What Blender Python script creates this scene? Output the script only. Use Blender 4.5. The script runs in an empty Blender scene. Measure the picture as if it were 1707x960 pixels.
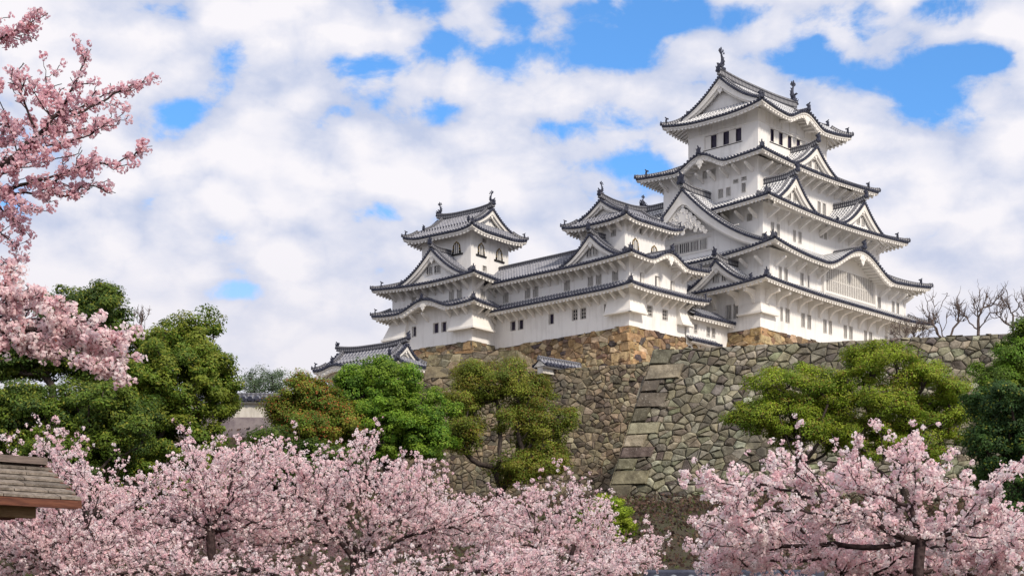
import bpy, math, random
import numpy as np
C = bpy.context.scene.collection
S = bpy.context.scene
random.seed(7)
R = math.radians

# ------------------------------------------------------------------ camera
FPX, CXP, YHP, CAMZ = 2656.0, 853.5, 1072.0, 1.7      # focal length, principal column and horizon row in photo pixels
cam_d = bpy.data.cameras.new('camera')
cam = bpy.data.objects.new('camera', cam_d)
C.objects.link(cam)
cam.location = (0, 0, CAMZ)
cam.rotation_euler = (R(90), 0, 0)
cam_d.sensor_width = 36
cam_d.lens = 36 * FPX / 1707
cam_d.shift_y = (YHP - 480) / 1707
cam_d.clip_start = 0.3
cam_d.clip_end = 9000
S.camera = cam

def W(px, py, y):
    """world point seen at photo pixel (px, py) at depth y"""
    return ((px - CXP) / FPX * y, y, CAMZ + (YHP - py) / FPX * y)

# ------------------------------------------------------------------ view
S.view_settings.view_transform = 'Standard'
S.view_settings.look = 'None'
S.view_settings.gamma = 1
S.view_settings.use_curve_mapping = False
S.view_settings.exposure = 0.50

# ------------------------------------------------------------------ sun
TO_SUN = np.array((0.44, -0.66, 0.62)); TO_SUN /= np.linalg.norm(TO_SUN)
sun_d = bpy.data.lights.new('sun', 'SUN')
sun_d.energy = 2.6
sun_d.angle = R(7)
sun_d.color = (1.0, 0.90, 0.76)
sun = bpy.data.objects.new('sun', sun_d)
C.objects.link(sun)
from mathutils import Vector
sun.rotation_euler = Vector(-TO_SUN).to_track_quat('-Z', 'Y').to_euler()
sun.location = (60, -60, 120)

# ------------------------------------------------------------------ world: Nishita sky with broken cumulus
class NT:
    """small node-tree helper"""
    def __init__(s, tree):
        s.t = tree; s.n = tree.nodes; s.l = tree.links; s.n.clear()
    def new(s, typ, **kw):
        n = s.n.new(typ)
        for k, v in kw.items():
            if k.startswith('i_'):
                key = k[2:]; key = int(key) if key.isdigit() else key.replace('_', ' ')
                s.put(n.inputs[key], v)
            else: setattr(n, k, v)
        return n
    def put(s, sock, v):
        if hasattr(v, 'is_output'): s.l.new(v, sock)
        else: sock.default_value = v
    def math(s, op, a, b=0.0, c=None, clamp=False):
        n = s.n.new('ShaderNodeMath'); n.operation = op; n.use_clamp = clamp
        s.put(n.inputs[0], a); s.put(n.inputs[1], b)
        if c is not None: s.put(n.inputs[2], c)
        return n.outputs[0]
    def vmath(s, op, a, b=None):
        n = s.n.new('ShaderNodeVectorMath'); n.operation = op
        s.put(n.inputs[0], a)
        if b is not None: s.put(n.inputs[1], b)
        return n.outputs[0]
    def step(s, x, a, b, lo=0.0, hi=1.0):
        n = s.n.new('ShaderNodeMapRange'); n.interpolation_type = 'SMOOTHSTEP'
        s.put(n.inputs[0], x); s.put(n.inputs[1], a); s.put(n.inputs[2], b); s.put(n.inputs[3], lo); s.put(n.inputs[4], hi)
        return n.outputs[0]
    def noise(s, vec, scale, detail=4.0, rough=0.55, dist=0.0):
        n = s.n.new('ShaderNodeTexNoise')
        if vec is not None: s.l.new(vec, n.inputs['Vector'])
        n.inputs['Scale'].default_value = scale; n.inputs['Detail'].default_value = detail
        n.inputs['Roughness'].default_value = rough; n.inputs['Distortion'].default_value = dist
        return n.outputs[0]
    def mix(s, f, a, b, blend='MIX'):
        n = s.n.new('ShaderNodeMix'); n.data_type = 'RGBA'; n.blend_type = blend
        s.put(n.inputs[0], f)
        for sock, v in ((n.inputs[6], a), (n.inputs[7], b)):
            if isinstance(v, tuple) and len(v) == 3: v = (*v, 1)
            s.put(sock, v)
        return n.outputs[2]

world = bpy.data.worlds.new('World')
S.world = world
world.use_nodes = True
w = NT(world.node_tree)
sky = w.new('ShaderNodeTexSky')
sky.sky_type = 'NISHITA'
sky.sun_disc = False
sky.sun_elevation = math.asin(TO_SUN[2])
sky.sun_rotation = math.atan2(TO_SUN[0], TO_SUN[1])
sky.altitude = 50
sky.dust_density = 0.6
sky.ozone_density = 1.5
SKY_STRENGTH = 0.10
CLOUD = 5.9
tc = w.new('ShaderNodeTexCoord')
d = tc.outputs['Generated']
sep = w.new('ShaderNodeSeparateXYZ'); w.l.new(d, sep.inputs[0])
yy = w.math('MAXIMUM', w.math('ABSOLUTE', sep.outputs[1]), 0.08)
ca = w.math('DIVIDE', sep.outputs[0], yy)
cb = w.math('DIVIDE', sep.outputs[2], yy)
dv = w.vmath('MULTIPLY', d, (1.0, 1.0, 1.55))
def puffs(v):
    warp = w.new('ShaderNodeTexNoise'); w.l.new(v, warp.inputs['Vector']); warp.inputs['Scale'].default_value = 11.0; warp.inputs['Detail'].default_value = 5.0
    v2 = w.vmath('ADD', v, w.vmath('MULTIPLY', w.vmath('SUBTRACT', warp.outputs['Color'], (.5, .5, .5)), (.055, .055, .055)))
    out = w.math('MULTIPLY', w.noise(v, 7.5, 8.0, 0.58), .62)
    for sc, am in ((12.0, .30), (27.0, .18)):
        vo = w.new('ShaderNodeTexVoronoi'); vo.feature = 'F1'; w.l.new(v2, vo.inputs['Vector']); vo.inputs['Scale'].default_value = sc
        out = w.math('ADD', out, w.math('MULTIPLY', w.math('SUBTRACT', .75, vo.outputs['Distance']), am))
    return out
nz = puffs(dv)
nz2 = puffs(w.vmath('ADD', dv, (-0.008, 0.0, -0.020)))
billow = w.noise(dv, 26.0, 7.0, 0.62, 0.3)
holes = [  # (px, py, rx, ry, depth): gaps of clear sky
    (640, 12, 90, 30, .30), (230, 20, 70, 26, .26), (610, 95, 60, 30, .22), (285, 205, 48, 30, .20), (250, 215, 50, 22, .2),
    (400, 385, 85, 24, .24), (345, 410, 40, 16, .15), (740, 180, 36, 24, .20), (860, 90, 110, 55, .38), (960, 70, 110, 45, .36), (780, 75, 90, 30, .28),
    (1050, 25, 110, 36, .32), (1340, 85, 46, 66, .33), (1560, 155, 160, 48, .36), (1450, 165, 70, 30, .34), (1650, 105, 80, 30, .40), (1590, 10, 60, 26, .36),
    (1250, 25, 60, 26, .2), (1410, 25, 50, 30, .28), (1540, 330, 90, 26, .24), (1560, 385, 40, 14, .2), (620, 345, 55, 20, .16), (375, 485, 45, 14, .2),
    (1030, 190, 60, 20, .16), (530, 200, 40, 20, .14), (940, 215, 50, 22, .16), (1430, 250, 55, 35, .22), (1640, 210, 70, 18, .2), (470, 75, 70, 26, .12)]
tot = None
for (hx, hy, rx, ry, am) in holes:
    a = w.math('MULTIPLY', w.math('SUBTRACT', ca, (hx - CXP) / FPX), FPX / (rx * 1.7))
    b = w.math('MULTIPLY', w.math('SUBTRACT', cb, (YHP - hy) / FPX), FPX / (ry * 1.7))
    r2 = w.math('ADD', w.math('MULTIPLY', a, a), w.math('MULTIPLY', b, b))
    g = w.math('MULTIPLY', w.math('MAXIMUM', w.math('SUBTRACT', 1.0, r2), 0.0), am * .82)
    tot = g if tot is None else w.math('MAXIMUM', tot, g)
rough_edge = w.math('MULTIPLY', w.math('SUBTRACT', billow, 0.5), 0.46)
dens = w.math('ADD', w.math('SUBTRACT', w.math('ADD', w.math('MULTIPLY', w.math('SUBTRACT', nz, .5), 1.25), 0.82), tot), rough_edge)
mask = w.step(dens, 0.44, 0.585)
relief = w.math('SUBTRACT', nz2, nz)
lit = w.math('ADD', w.step(dens, .52, .86, .25, .90), w.math('MULTIPLY', relief, -2.6), clamp=True)
low = w.step(cb, 0.30, 0.16)                 # the lower sky is a pale even veil
lit = w.math('ADD', lit, w.math('MULTIPLY', low, 0.12), clamp=True)
ccol = w.mix(lit, (0.66 * CLOUD, 0.74 * CLOUD, 0.97 * CLOUD), (1.15 * CLOUD, 1.12 * CLOUD, 1.17 * CLOUD))
skyc = w.mix(1.0, sky.outputs[0], (0.62, 1.08, 1.50), 'MULTIPLY')
col = w.mix(mask, skyc, ccol)
veil = w.math('MULTIPLY', low, 0.45)
col = w.mix(veil, col, (0.92 * CLOUD, 0.90 * CLOUD, 0.99 * CLOUD))
bg = w.new('ShaderNodeBackground'); w.l.new(col, bg.inputs[0]); bg.inputs[1].default_value = SKY_STRENGTH
wo = w.new('ShaderNodeOutputWorld'); w.l.new(bg.outputs[0], wo.inputs[0])

# ------------------------------------------------------------------ tagging
def tag(o, label=None, cat=None, group=None, kind=None):
    if label: o['label'] = label
    if cat: o['category'] = cat
    if group: o['group'] = group
    if kind: o['kind'] = kind
    return o
def thing(name, label, cat, loc=(0, 0, 0), rz=0.0, group=None):
    o = bpy.data.objects.new(name, None); C.objects.link(o)
    o.location = loc; o.rotation_euler = (0, 0, rz); o.empty_display_size = 1
    return tag(o, label, cat, group)
def copy_part(src, parent, loc=None, rz=None):
    o = src.copy(); C.objects.link(o); o.parent = parent
    if loc is not None: o.location = loc
    if rz is not None: o.rotation_euler = (0, 0, rz)
    return o

# ------------------------------------------------------------------ materials
def mat(name):
    m = bpy.data.materials.new(name); m.use_nodes = True
    t = NT(m.node_tree)
    out = t.new('ShaderNodeOutputMaterial')
    p = t.new('ShaderNodeBsdfPrincipled')
    t.l.new(p.outputs[0], out.inputs[0])
    p.inputs['Roughness'].default_value = 0.8
    p.inputs['Specular IOR Level'].default_value = 0.25
    return m, t, p
def objc(t): return t.new('ShaderNodeTexCoord').outputs['Object']
def bump(t, p, h, strength, dist=0.05):
    b = t.new('ShaderNodeBump'); b.inputs['Strength'].default_value = strength; b.inputs['Distance'].default_value = dist
    t.l.new(h, b.inputs['Height']); t.l.new(b.outputs[0], p.inputs['Normal'])
def simple(name, c, c2=None, scale=3.0, rough=0.8, bumpy=0.0, stretch=None):
    m, t, p = mat(name)
    v = objc(t)
    if stretch: v = t.vmath('MULTIPLY', v, stretch)
    n = t.noise(v, scale, 6, 0.6)
    t.put(p.inputs['Base Color'], t.mix(t.step(n, .35, .68), c, c2 or c))
    p.inputs['Roughness'].default_value = rough
    if bumpy: bump(t, p, n, bumpy)
    return m

def plaster_mat(name, c, stain, amount):
    m, t, p = mat(name)
    v = objc(t)
    streak = t.noise(t.vmath('MULTIPLY', v, (1.6, 1.6, 0.16)), 1.1, 6, 0.65)
    patch = t.noise(v, 0.35, 4, 0.55)
    fine = t.noise(v, 6.0, 4, 0.6)
    f = t.math('MULTIPLY', t.step(t.math('ADD', t.math('MULTIPLY', streak, .6), t.math('MULTIPLY', patch, .4)), .46, .66), amount)
    col = t.mix(f, c, stain)
    col = t.mix(t.math('MULTIPLY', t.step(fine, .55, .75), .10), col, (.55, .53, .50))
    t.put(p.inputs['Base Color'], col)
    p.inputs['Roughness'].default_value = .9
    bump(t, p, fine, .12, .03)
    return m
M_PLASTER = plaster_mat('white_plaster', (.80, .785, .77), (.60, .58, .56), .55)
M_TRIM = plaster_mat('plastered_trim', (.78, .755, .72), (.60, .57, .52), .35)
M_OLDPLASTER = plaster_mat('weathered_plaster', (.66, .63, .58), (.40, .37, .33), .8)
M_CREAM = plaster_mat('cream_plaster', (.72, .66, .56), (.55, .49, .40), .5)

def tile_mat(name, pan, rnd, white, w_amt):
    m, t, p = mat(name)
    uv = t.new('ShaderNodeTexCoord').outputs['UV']
    s = t.new('ShaderNodeSeparateXYZ'); t.l.new(uv, s.inputs[0])
    u = t.math('FRACT', s.outputs[0])
    c = t.math('ABSOLUTE', t.math('SUBTRACT', u, .5))
    isround = t.math('LESS_THAN', c, .24)
    seam = t.math('LESS_THAN', t.math('ABSOLUTE', t.math('SUBTRACT', c, .265)), .055)
    vv = t.math('FRACT', t.math('DIVIDE', s.outputs[1], .62))
    band = t.math('MULTIPLY', t.math('LESS_THAN', vv, .42), isround)
    course = t.math('LESS_THAN', t.math('FRACT', t.math('DIVIDE', s.outputs[1], .31)), .12)
    o = objc(t)
    n = t.noise(o, 1.1, 5, .65); n2 = t.noise(o, 9, 3, .6)
    base = t.mix(isround, pan, rnd)
    base = t.mix(t.math('MULTIPLY', course, t.math('MULTIPLY', t.math('SUBTRACT', 1.0, isround), .55)), base, (.02, .02, .025))
    wh = t.math('MULTIPLY', t.math('MAXIMUM', seam, band), w_amt)
    base = t.mix(wh, base, white)
    base = t.mix(t.math('MULTIPLY', t.step(n, .42, .70), .45), base, (.07, .07, .075))
    base = t.mix(t.math('MULTIPLY', t.step(n2, .5, .8), .25), base, (.30, .30, .31))
    t.put(p.inputs['Base Color'], base)
    p.inputs['Roughness'].default_value = .62
    p.inputs['Specular IOR Level'].default_value = .4
    return m
M_TILE = tile_mat('plastered_roof_tile', (.25, .26, .29), (.16, .17, .20), (.74, .74, .75), 1.0)
M_TILED = tile_mat('slate_roof_tile', (.070, .077, .115), (.115, .122, .165), (.46, .46, .48), .55)
M_TILEEND = simple('dark_tile_end', (.022, .025, .045), (.060, .065, .095), 2.5, .55)
def ridge_mat(name, w_amt):
    m, t, p = mat(name)
    uv = t.new('ShaderNodeTexCoord').outputs['UV']
    s = t.new('ShaderNodeSeparateXYZ'); t.l.new(uv, s.inputs[0])
    a = t.math('LESS_THAN', t.math('FRACT', t.math('DIVIDE', s.outputs[0], .34)), .42)
    b = t.math('LESS_THAN', t.math('ABSOLUTE', t.math('SUBTRACT', t.math('FRACT', s.outputs[1]), .5)), .30)
    n = t.noise(objc(t), 3, 4, .6)
    base = t.mix(n, (.035, .037, .05), (.12, .12, .14))
    t.put(p.inputs['Base Color'], t.mix(t.math('MULTIPLY', t.math('MULTIPLY', a, b), w_amt), base, (.68, .68, .69)))
    p.inputs['Roughness'].default_value = .6
    return m
M_RIDGE = ridge_mat('plastered_ridge_tile', .50)
M_RIDGED = ridge_mat('slate_ridge_tile', .22)
M_DARK = simple('window_dark', (.012, .012, .018), (.03, .025, .035), 2, .35)
M_PURPLE = simple('dark_purple_opening', (.016, .012, .03), (.035, .025, .06), 2, .35)
M_BAR = simple('lattice_bar', (.62, .60, .57), (.50, .48, .46), 3)
M_LACQ = simple('black_lacquer', (.010, .010, .012), (.025, .022, .02), 4, .4)
M_GOLD = simple('gilded_stud', (.55, .38, .10), (.40, .26, .06), 4, .4)
M_WOOD = simple('reddish_timber', (.085, .030, .020), (.16, .060, .035), 4, .7, .2, (1, 6, 6))
M_WOODP = simple('pale_timber', (.30, .19, .10), (.40, .27, .15), 4, .7, .2, (1, 6, 6))

def attr_mat(name, rough=.85, transl=0.0, noise_scale=0, bmp=0.0, spec=.25, moss=None):
    m, t, p = mat(name)
    a = t.new('ShaderNodeAttribute'); a.attribute_name = 'Col'
    col = a.outputs['Color']
    if noise_scale:
        o = objc(t)
        n = t.noise(o, noise_scale, 7, .68)
        col = t.mix(t.step(n, .30, .72, .0, 1.0), t.mix(1.0, col, (.50, .48, .46), 'MULTIPLY'), t.mix(1.0, col, (1.28, 1.27, 1.24), 'MULTIPLY'))
        n3 = t.noise(o, .23, 4, .6)
        if moss: col = t.mix(t.step(n3, .46, .72, 0, .42), col, moss)
        n4 = t.noise(o, noise_scale * 4, 4, .6)
        n5 = t.noise(o, .16, 5, .65)
        col = t.mix(t.step(n5, .50, .68, 0, .55), col, (.085, .078, .070))
        col = t.mix(t.step(n4, .60, .72, 0, .45), col, (.42, .41, .37))
        if bmp: bump(t, p, t.math('ADD', n, t.math('MULTIPLY', n4, .4)), bmp, .12)
    t.put(p.inputs['Base Color'], col)
    p.inputs['Roughness'].default_value = rough
    p.inputs['Specular IOR Level'].default_value = spec
    if transl:
        tr = t.new('ShaderNodeBsdfTranslucent'); t.put(tr.inputs[0], col)
        mx = t.new('ShaderNodeMixShader'); mx.inputs[0].default_value = transl
        t.l.new(p.outputs[0], mx.inputs[1]); t.l.new(tr.outputs[0], mx.inputs[2])
        for n in t.n:
            if n.type == 'OUTPUT_MATERIAL': t.l.new(mx.outputs[0], n.inputs[0])
    return m
M_STONE = attr_mat('dry_stone', .9, 0, 1.3, .7, .2, (.19, .17, .11))
M_GOLDSTONE = attr_mat('ochre_stone', .9, 0, 1.5, .6, .2)
M_LEAF = attr_mat('leaf', .6, .38, 0, 0, .3)
M_PETAL = attr_mat('petal', .75, .52, 0, 0, .15)
M_BARK = simple('bark', (.030, .022, .020), (.085, .066, .058), 9, .9, .5, (1, 1, .3))
M_BAREBARK = simple('bare_bark', (.085, .062, .055), (.17, .13, .115), 9, .9, .5, (1, 1, .3))
M_CHERRYBARK = simple('cherry_bark', (.022, .013, .013), (.070, .045, .045), 14, .85, .5)

# ------------------------------------------------------------------ mesh builder
class MB:
    def __init__(s): s.v = []; s.f = []; s.uv = []; s.m = []; s.hasuv = False
    def add(s, verts, faces, mi=0, uvs=None):
        b = len(s.v); s.v.extend(verts)
        for k, fc in enumerate(faces):
            s.f.append(tuple(i + b for i in fc)); s.m.append(mi)
            if uvs is not None:
                s.hasuv = True; s.uv.append([uvs[i] for i in fc])
            else: s.uv.append([(0.1, 0.1)] * len(fc))
    def box(s, x0, x1, y0, y1, z0, z1, mi=0):
        v = [(x, y, z) for z in (z0, z1) for y in (y0, y1) for x in (x0, x1)]
        s.add(v, [(0, 2, 3, 1), (4, 5, 7, 6), (0, 1, 5, 4), (2, 6, 7, 3), (0, 4, 6, 2), (1, 3, 7, 5)], mi)
    def hexa(s, v8, mi=0):
        s.add(v8, [(0, 3, 2, 1), (4, 5, 6, 7), (0, 1, 5, 4), (1, 2, 6, 5), (2, 3, 7, 6), (3, 0, 4, 7)], mi)
    def grid(s, P, UV=None, mi=0):
        ni, nj = len(P), len(P[0])
        v = [tuple(p) for row in P for p in row]
        uv = [t for row in UV for t in row] if UV is not None else None
        s.add(v, [(i * nj + j, i * nj + j + 1, (i + 1) * nj + j + 1, (i + 1) * nj + j) for i in range(ni - 1) for j in range(nj - 1)], mi, uv)
    def sweep(s, path, sec, mi=0, up=(0, 0, 1), cap=True, closed=True, scales=None):
        """section [(side, up)] swept along a path; u = length, v = running index round the section"""
        path = [np.array(p, float) for p in path]
        n = len(path); k = len(sec); rings = []; L = 0.0; uvs = []
        upv = np.array(up, float)
        for i in range(n):
            t = path[min(i + 1, n - 1)] - path[max(i - 1, 0)]
            t /= (np.linalg.norm(t) + 1e-9)
            sd = np.cross(t, upv); sd /= (np.linalg.norm(sd) + 1e-9)
            u2 = np.cross(sd, t)
            if i: L += np.linalg.norm(path[i] - path[i - 1])
            sc = scales[i] if scales else 1.0
            for q, (a, b) in enumerate(sec):
                rings.append(tuple(path[i] + sd * a * sc + u2 * b * sc)); uvs.append((L, float(q)))
        fs = []
        for i in range(n - 1):
            for q in range(k if closed else k - 1):
                q2 = (q + 1) % k
                fs.append((i * k + q, i * k + q2, (i + 1) * k + q2, (i + 1) * k + q))
        if cap:
            fs.append(tuple(range(k))[::-1]); fs.append(tuple((n - 1) * k + q for q in range(k)))
        b = len(s.v); s.v.extend(rings)
        for fc in fs:
            s.f.append(tuple(i + b for i in fc)); s.m.append(mi)
            u = [uvs[i] for i in fc]
            if len(fc) == 4 and u[0][1] == k - 1 and u[1][1] == 0: u = [u[0], (u[1][0], k), (u[2][0], k), u[3]]
            s.uv.append([(x, y + .5 if False else y) for x, y in u])
        s.hasuv = True
    def disc(s, c, axis, r, h, n=8, mi=0, up=(0, 0, 1)):
        c = np.array(c, float); ax = np.array(axis, float)
        s.sweep([c, c + ax * h], [(math.cos(6.28318 * i / n) * r, math.sin(6.28318 * i / n) * r) for i in range(n)], mi, up)
    def poly_prism(s, pts, off, mi=0):
        """planar polygon pts (3D) extruded by vector off"""
        n = len(pts); o = np.array(off, float)
        v = [tuple(p) for p in pts] + [tuple(np.array(p) + o) for p in pts]
        s.add(v, [tuple(range(n)), tuple(range(2 * n - 1, n - 1, -1))] + [(i, (i + 1) % n, n + (i + 1) % n, n + i) for i in range(n)], mi)
    def build(s, name, mats, parent=None, smooth=False, link=True):
        me = bpy.data.meshes.new(name)
        me.from_pydata([tuple(map(float, p)) for p in s.v], [], s.f)
        for m in (mats if isinstance(mats, (list, tuple)) else [mats]): me.materials.append(m)
        if any(s.m): me.polygons.foreach_set('material_index', s.m)
        if s.hasuv:
            l = me.uv_layers.new(name='UVMap')
            l.data.foreach_set('uv', np.array([c for f in s.uv for u in f for c in u], dtype=np.float32))
        if smooth: me.polygons.foreach_set('use_smooth', [True] * len(me.polygons))
        o = bpy.data.objects.new(name, me)
        if link: C.objects.link(o)
        if parent: o.parent = parent
        return o

class Side:
    """frame of one side of a rectangle: p along, o outward"""
    def __init__(s, rect, which):
        x0, x1, y0, y1 = rect
        s.w = which
        s.o, s.d, s.n, s.L = {'S': ((x0, y0), (1, 0), (0, -1), x1 - x0), 'N': ((x0, y1), (1, 0), (0, 1), x1 - x0),
                              'W': ((x0, y0), (0, 1), (-1, 0), y1 - y0), 'E': ((x1, y0), (0, 1), (1, 0), y1 - y0)}[which]
    def __call__(s, p, out, z):
        return (s.o[0] + s.d[0] * p + s.n[0] * out, s.o[1] + s.d[1] * p + s.n[1] * out, z)
    def n3(s): return np.array((s.n[0], s.n[1], 0.0))
    def d3(s): return np.array((s.d[0], s.d[1], 0.0))

SP = 0.52       # spacing of the tile rows
PH = ((0.0, 0.0), (.22, 0.0), (.27, .55), (.38, .9), (.5, 1.0), (.62, .9), (.73, .55), (.78, 0.0))
TH = 0.15       # height of a round tile
def rows(L):
    n = max(1, int(round(L / SP))); sp = L / n
    out = []
    for k in range(n):
        for a, h in PH: out.append(((k + a) * sp, h, k + a))
    out.append((L, 0.0, n))
    return out, n, sp
def prof(s, c=.35): return s * (1 - c) + c * s * s

FINIAL = {}
def finial_mesh(key, mats):
    """ridge-end demon tile with its upturned horn; looks along +X, base at 0"""
    if key in FINIAL: return FINIAL[key]
    mb = MB()
    pl = [(-.42, 0), (-.50, .25), (-.34, .42), (-.36, .70), (-.18, .92), (0, 1.02), (.18, .92), (.36, .70), (.34, .42), (.50, .25), (.42, 0)]
    mb.poly_prism([(0, a, b) for a, b in pl], (.22, 0, 0))
    mb.poly_prism([(.20, a * .6, b * .7 + .14) for a, b in pl], (.10, 0, 0))
    n = 7
    path = [(-.35, 0, .93), (0.0, 0, 1.02), (.22, 0, 1.14), (.36, 0, 1.32)]
    mb.sweep(path, [(math.cos(6.283 * i / n) * .15, math.sin(6.283 * i / n) * .15) for i in range(n)], 0, (0, 0, 1), scales=[1, 1, .85, .6])
    for s in (-1, 1):
        mb.sweep([(.1, s * .3, .72), (.12, s * .46, .86), (.12, s * .44, 1.05)], [(math.cos(6.283 * i / 5) * .08, math.sin(6.283 * i / 5) * .08) for i in range(5)], 0, (1, 0, 0), scales=[1, .8, .3])
    o = mb.build('finial', mats, link=False)
    FINIAL[key] = o.data
    return o.data
def tip_mesh():
    if 't' in FINIAL: return FINIAL['t']
    mb = MB()
    mb.sweep([(-.25, 0, -.1), (.05, 0, .06), (.15, 0, .20), (.12, 0, .36)], [(-.2, -.14), (.2, -.14), (.2, .14), (-.2, .14)], 0, (0, 0, 1), scales=[1, 1, .7, .28])
    mb.disc((.02, 0, .02), (1, 0, 0), .24, .22, 8)
    FINIAL['t'] = mb.build('eave_tip', M_TILEEND, link=False).data
    return FINIAL['t']
def eave_tip(parent, loc, direction, size=1.0):
    o = bpy.data.objects.new('eave_tip', tip_mesh()); C.objects.link(o); o.parent = parent
    o.location = loc; o.rotation_euler = (0, 0, math.atan2(direction[1], direction[0])); o.scale = (size, size, size)
    return o
def finial(parent, loc, direction, size=1.0, name='ridge_ornament'):
    o = bpy.data.objects.new(name, finial_mesh('f', M_TILEEND)); C.objects.link(o); o.parent = parent
    size *= .85
    o.location = loc; o.rotation_euler = (0, 0, math.atan2(direction[1], direction[0])); o.scale = (size, size, size)
    return o

def bumpf(bumps, p):
    z = 0.0
    for (c, hw, h) in bumps:
        x = abs(p - c) / hw
        if x < 1: z = max(z, h * (.5 + .5 * math.cos(math.pi * x)))
    return z

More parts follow.
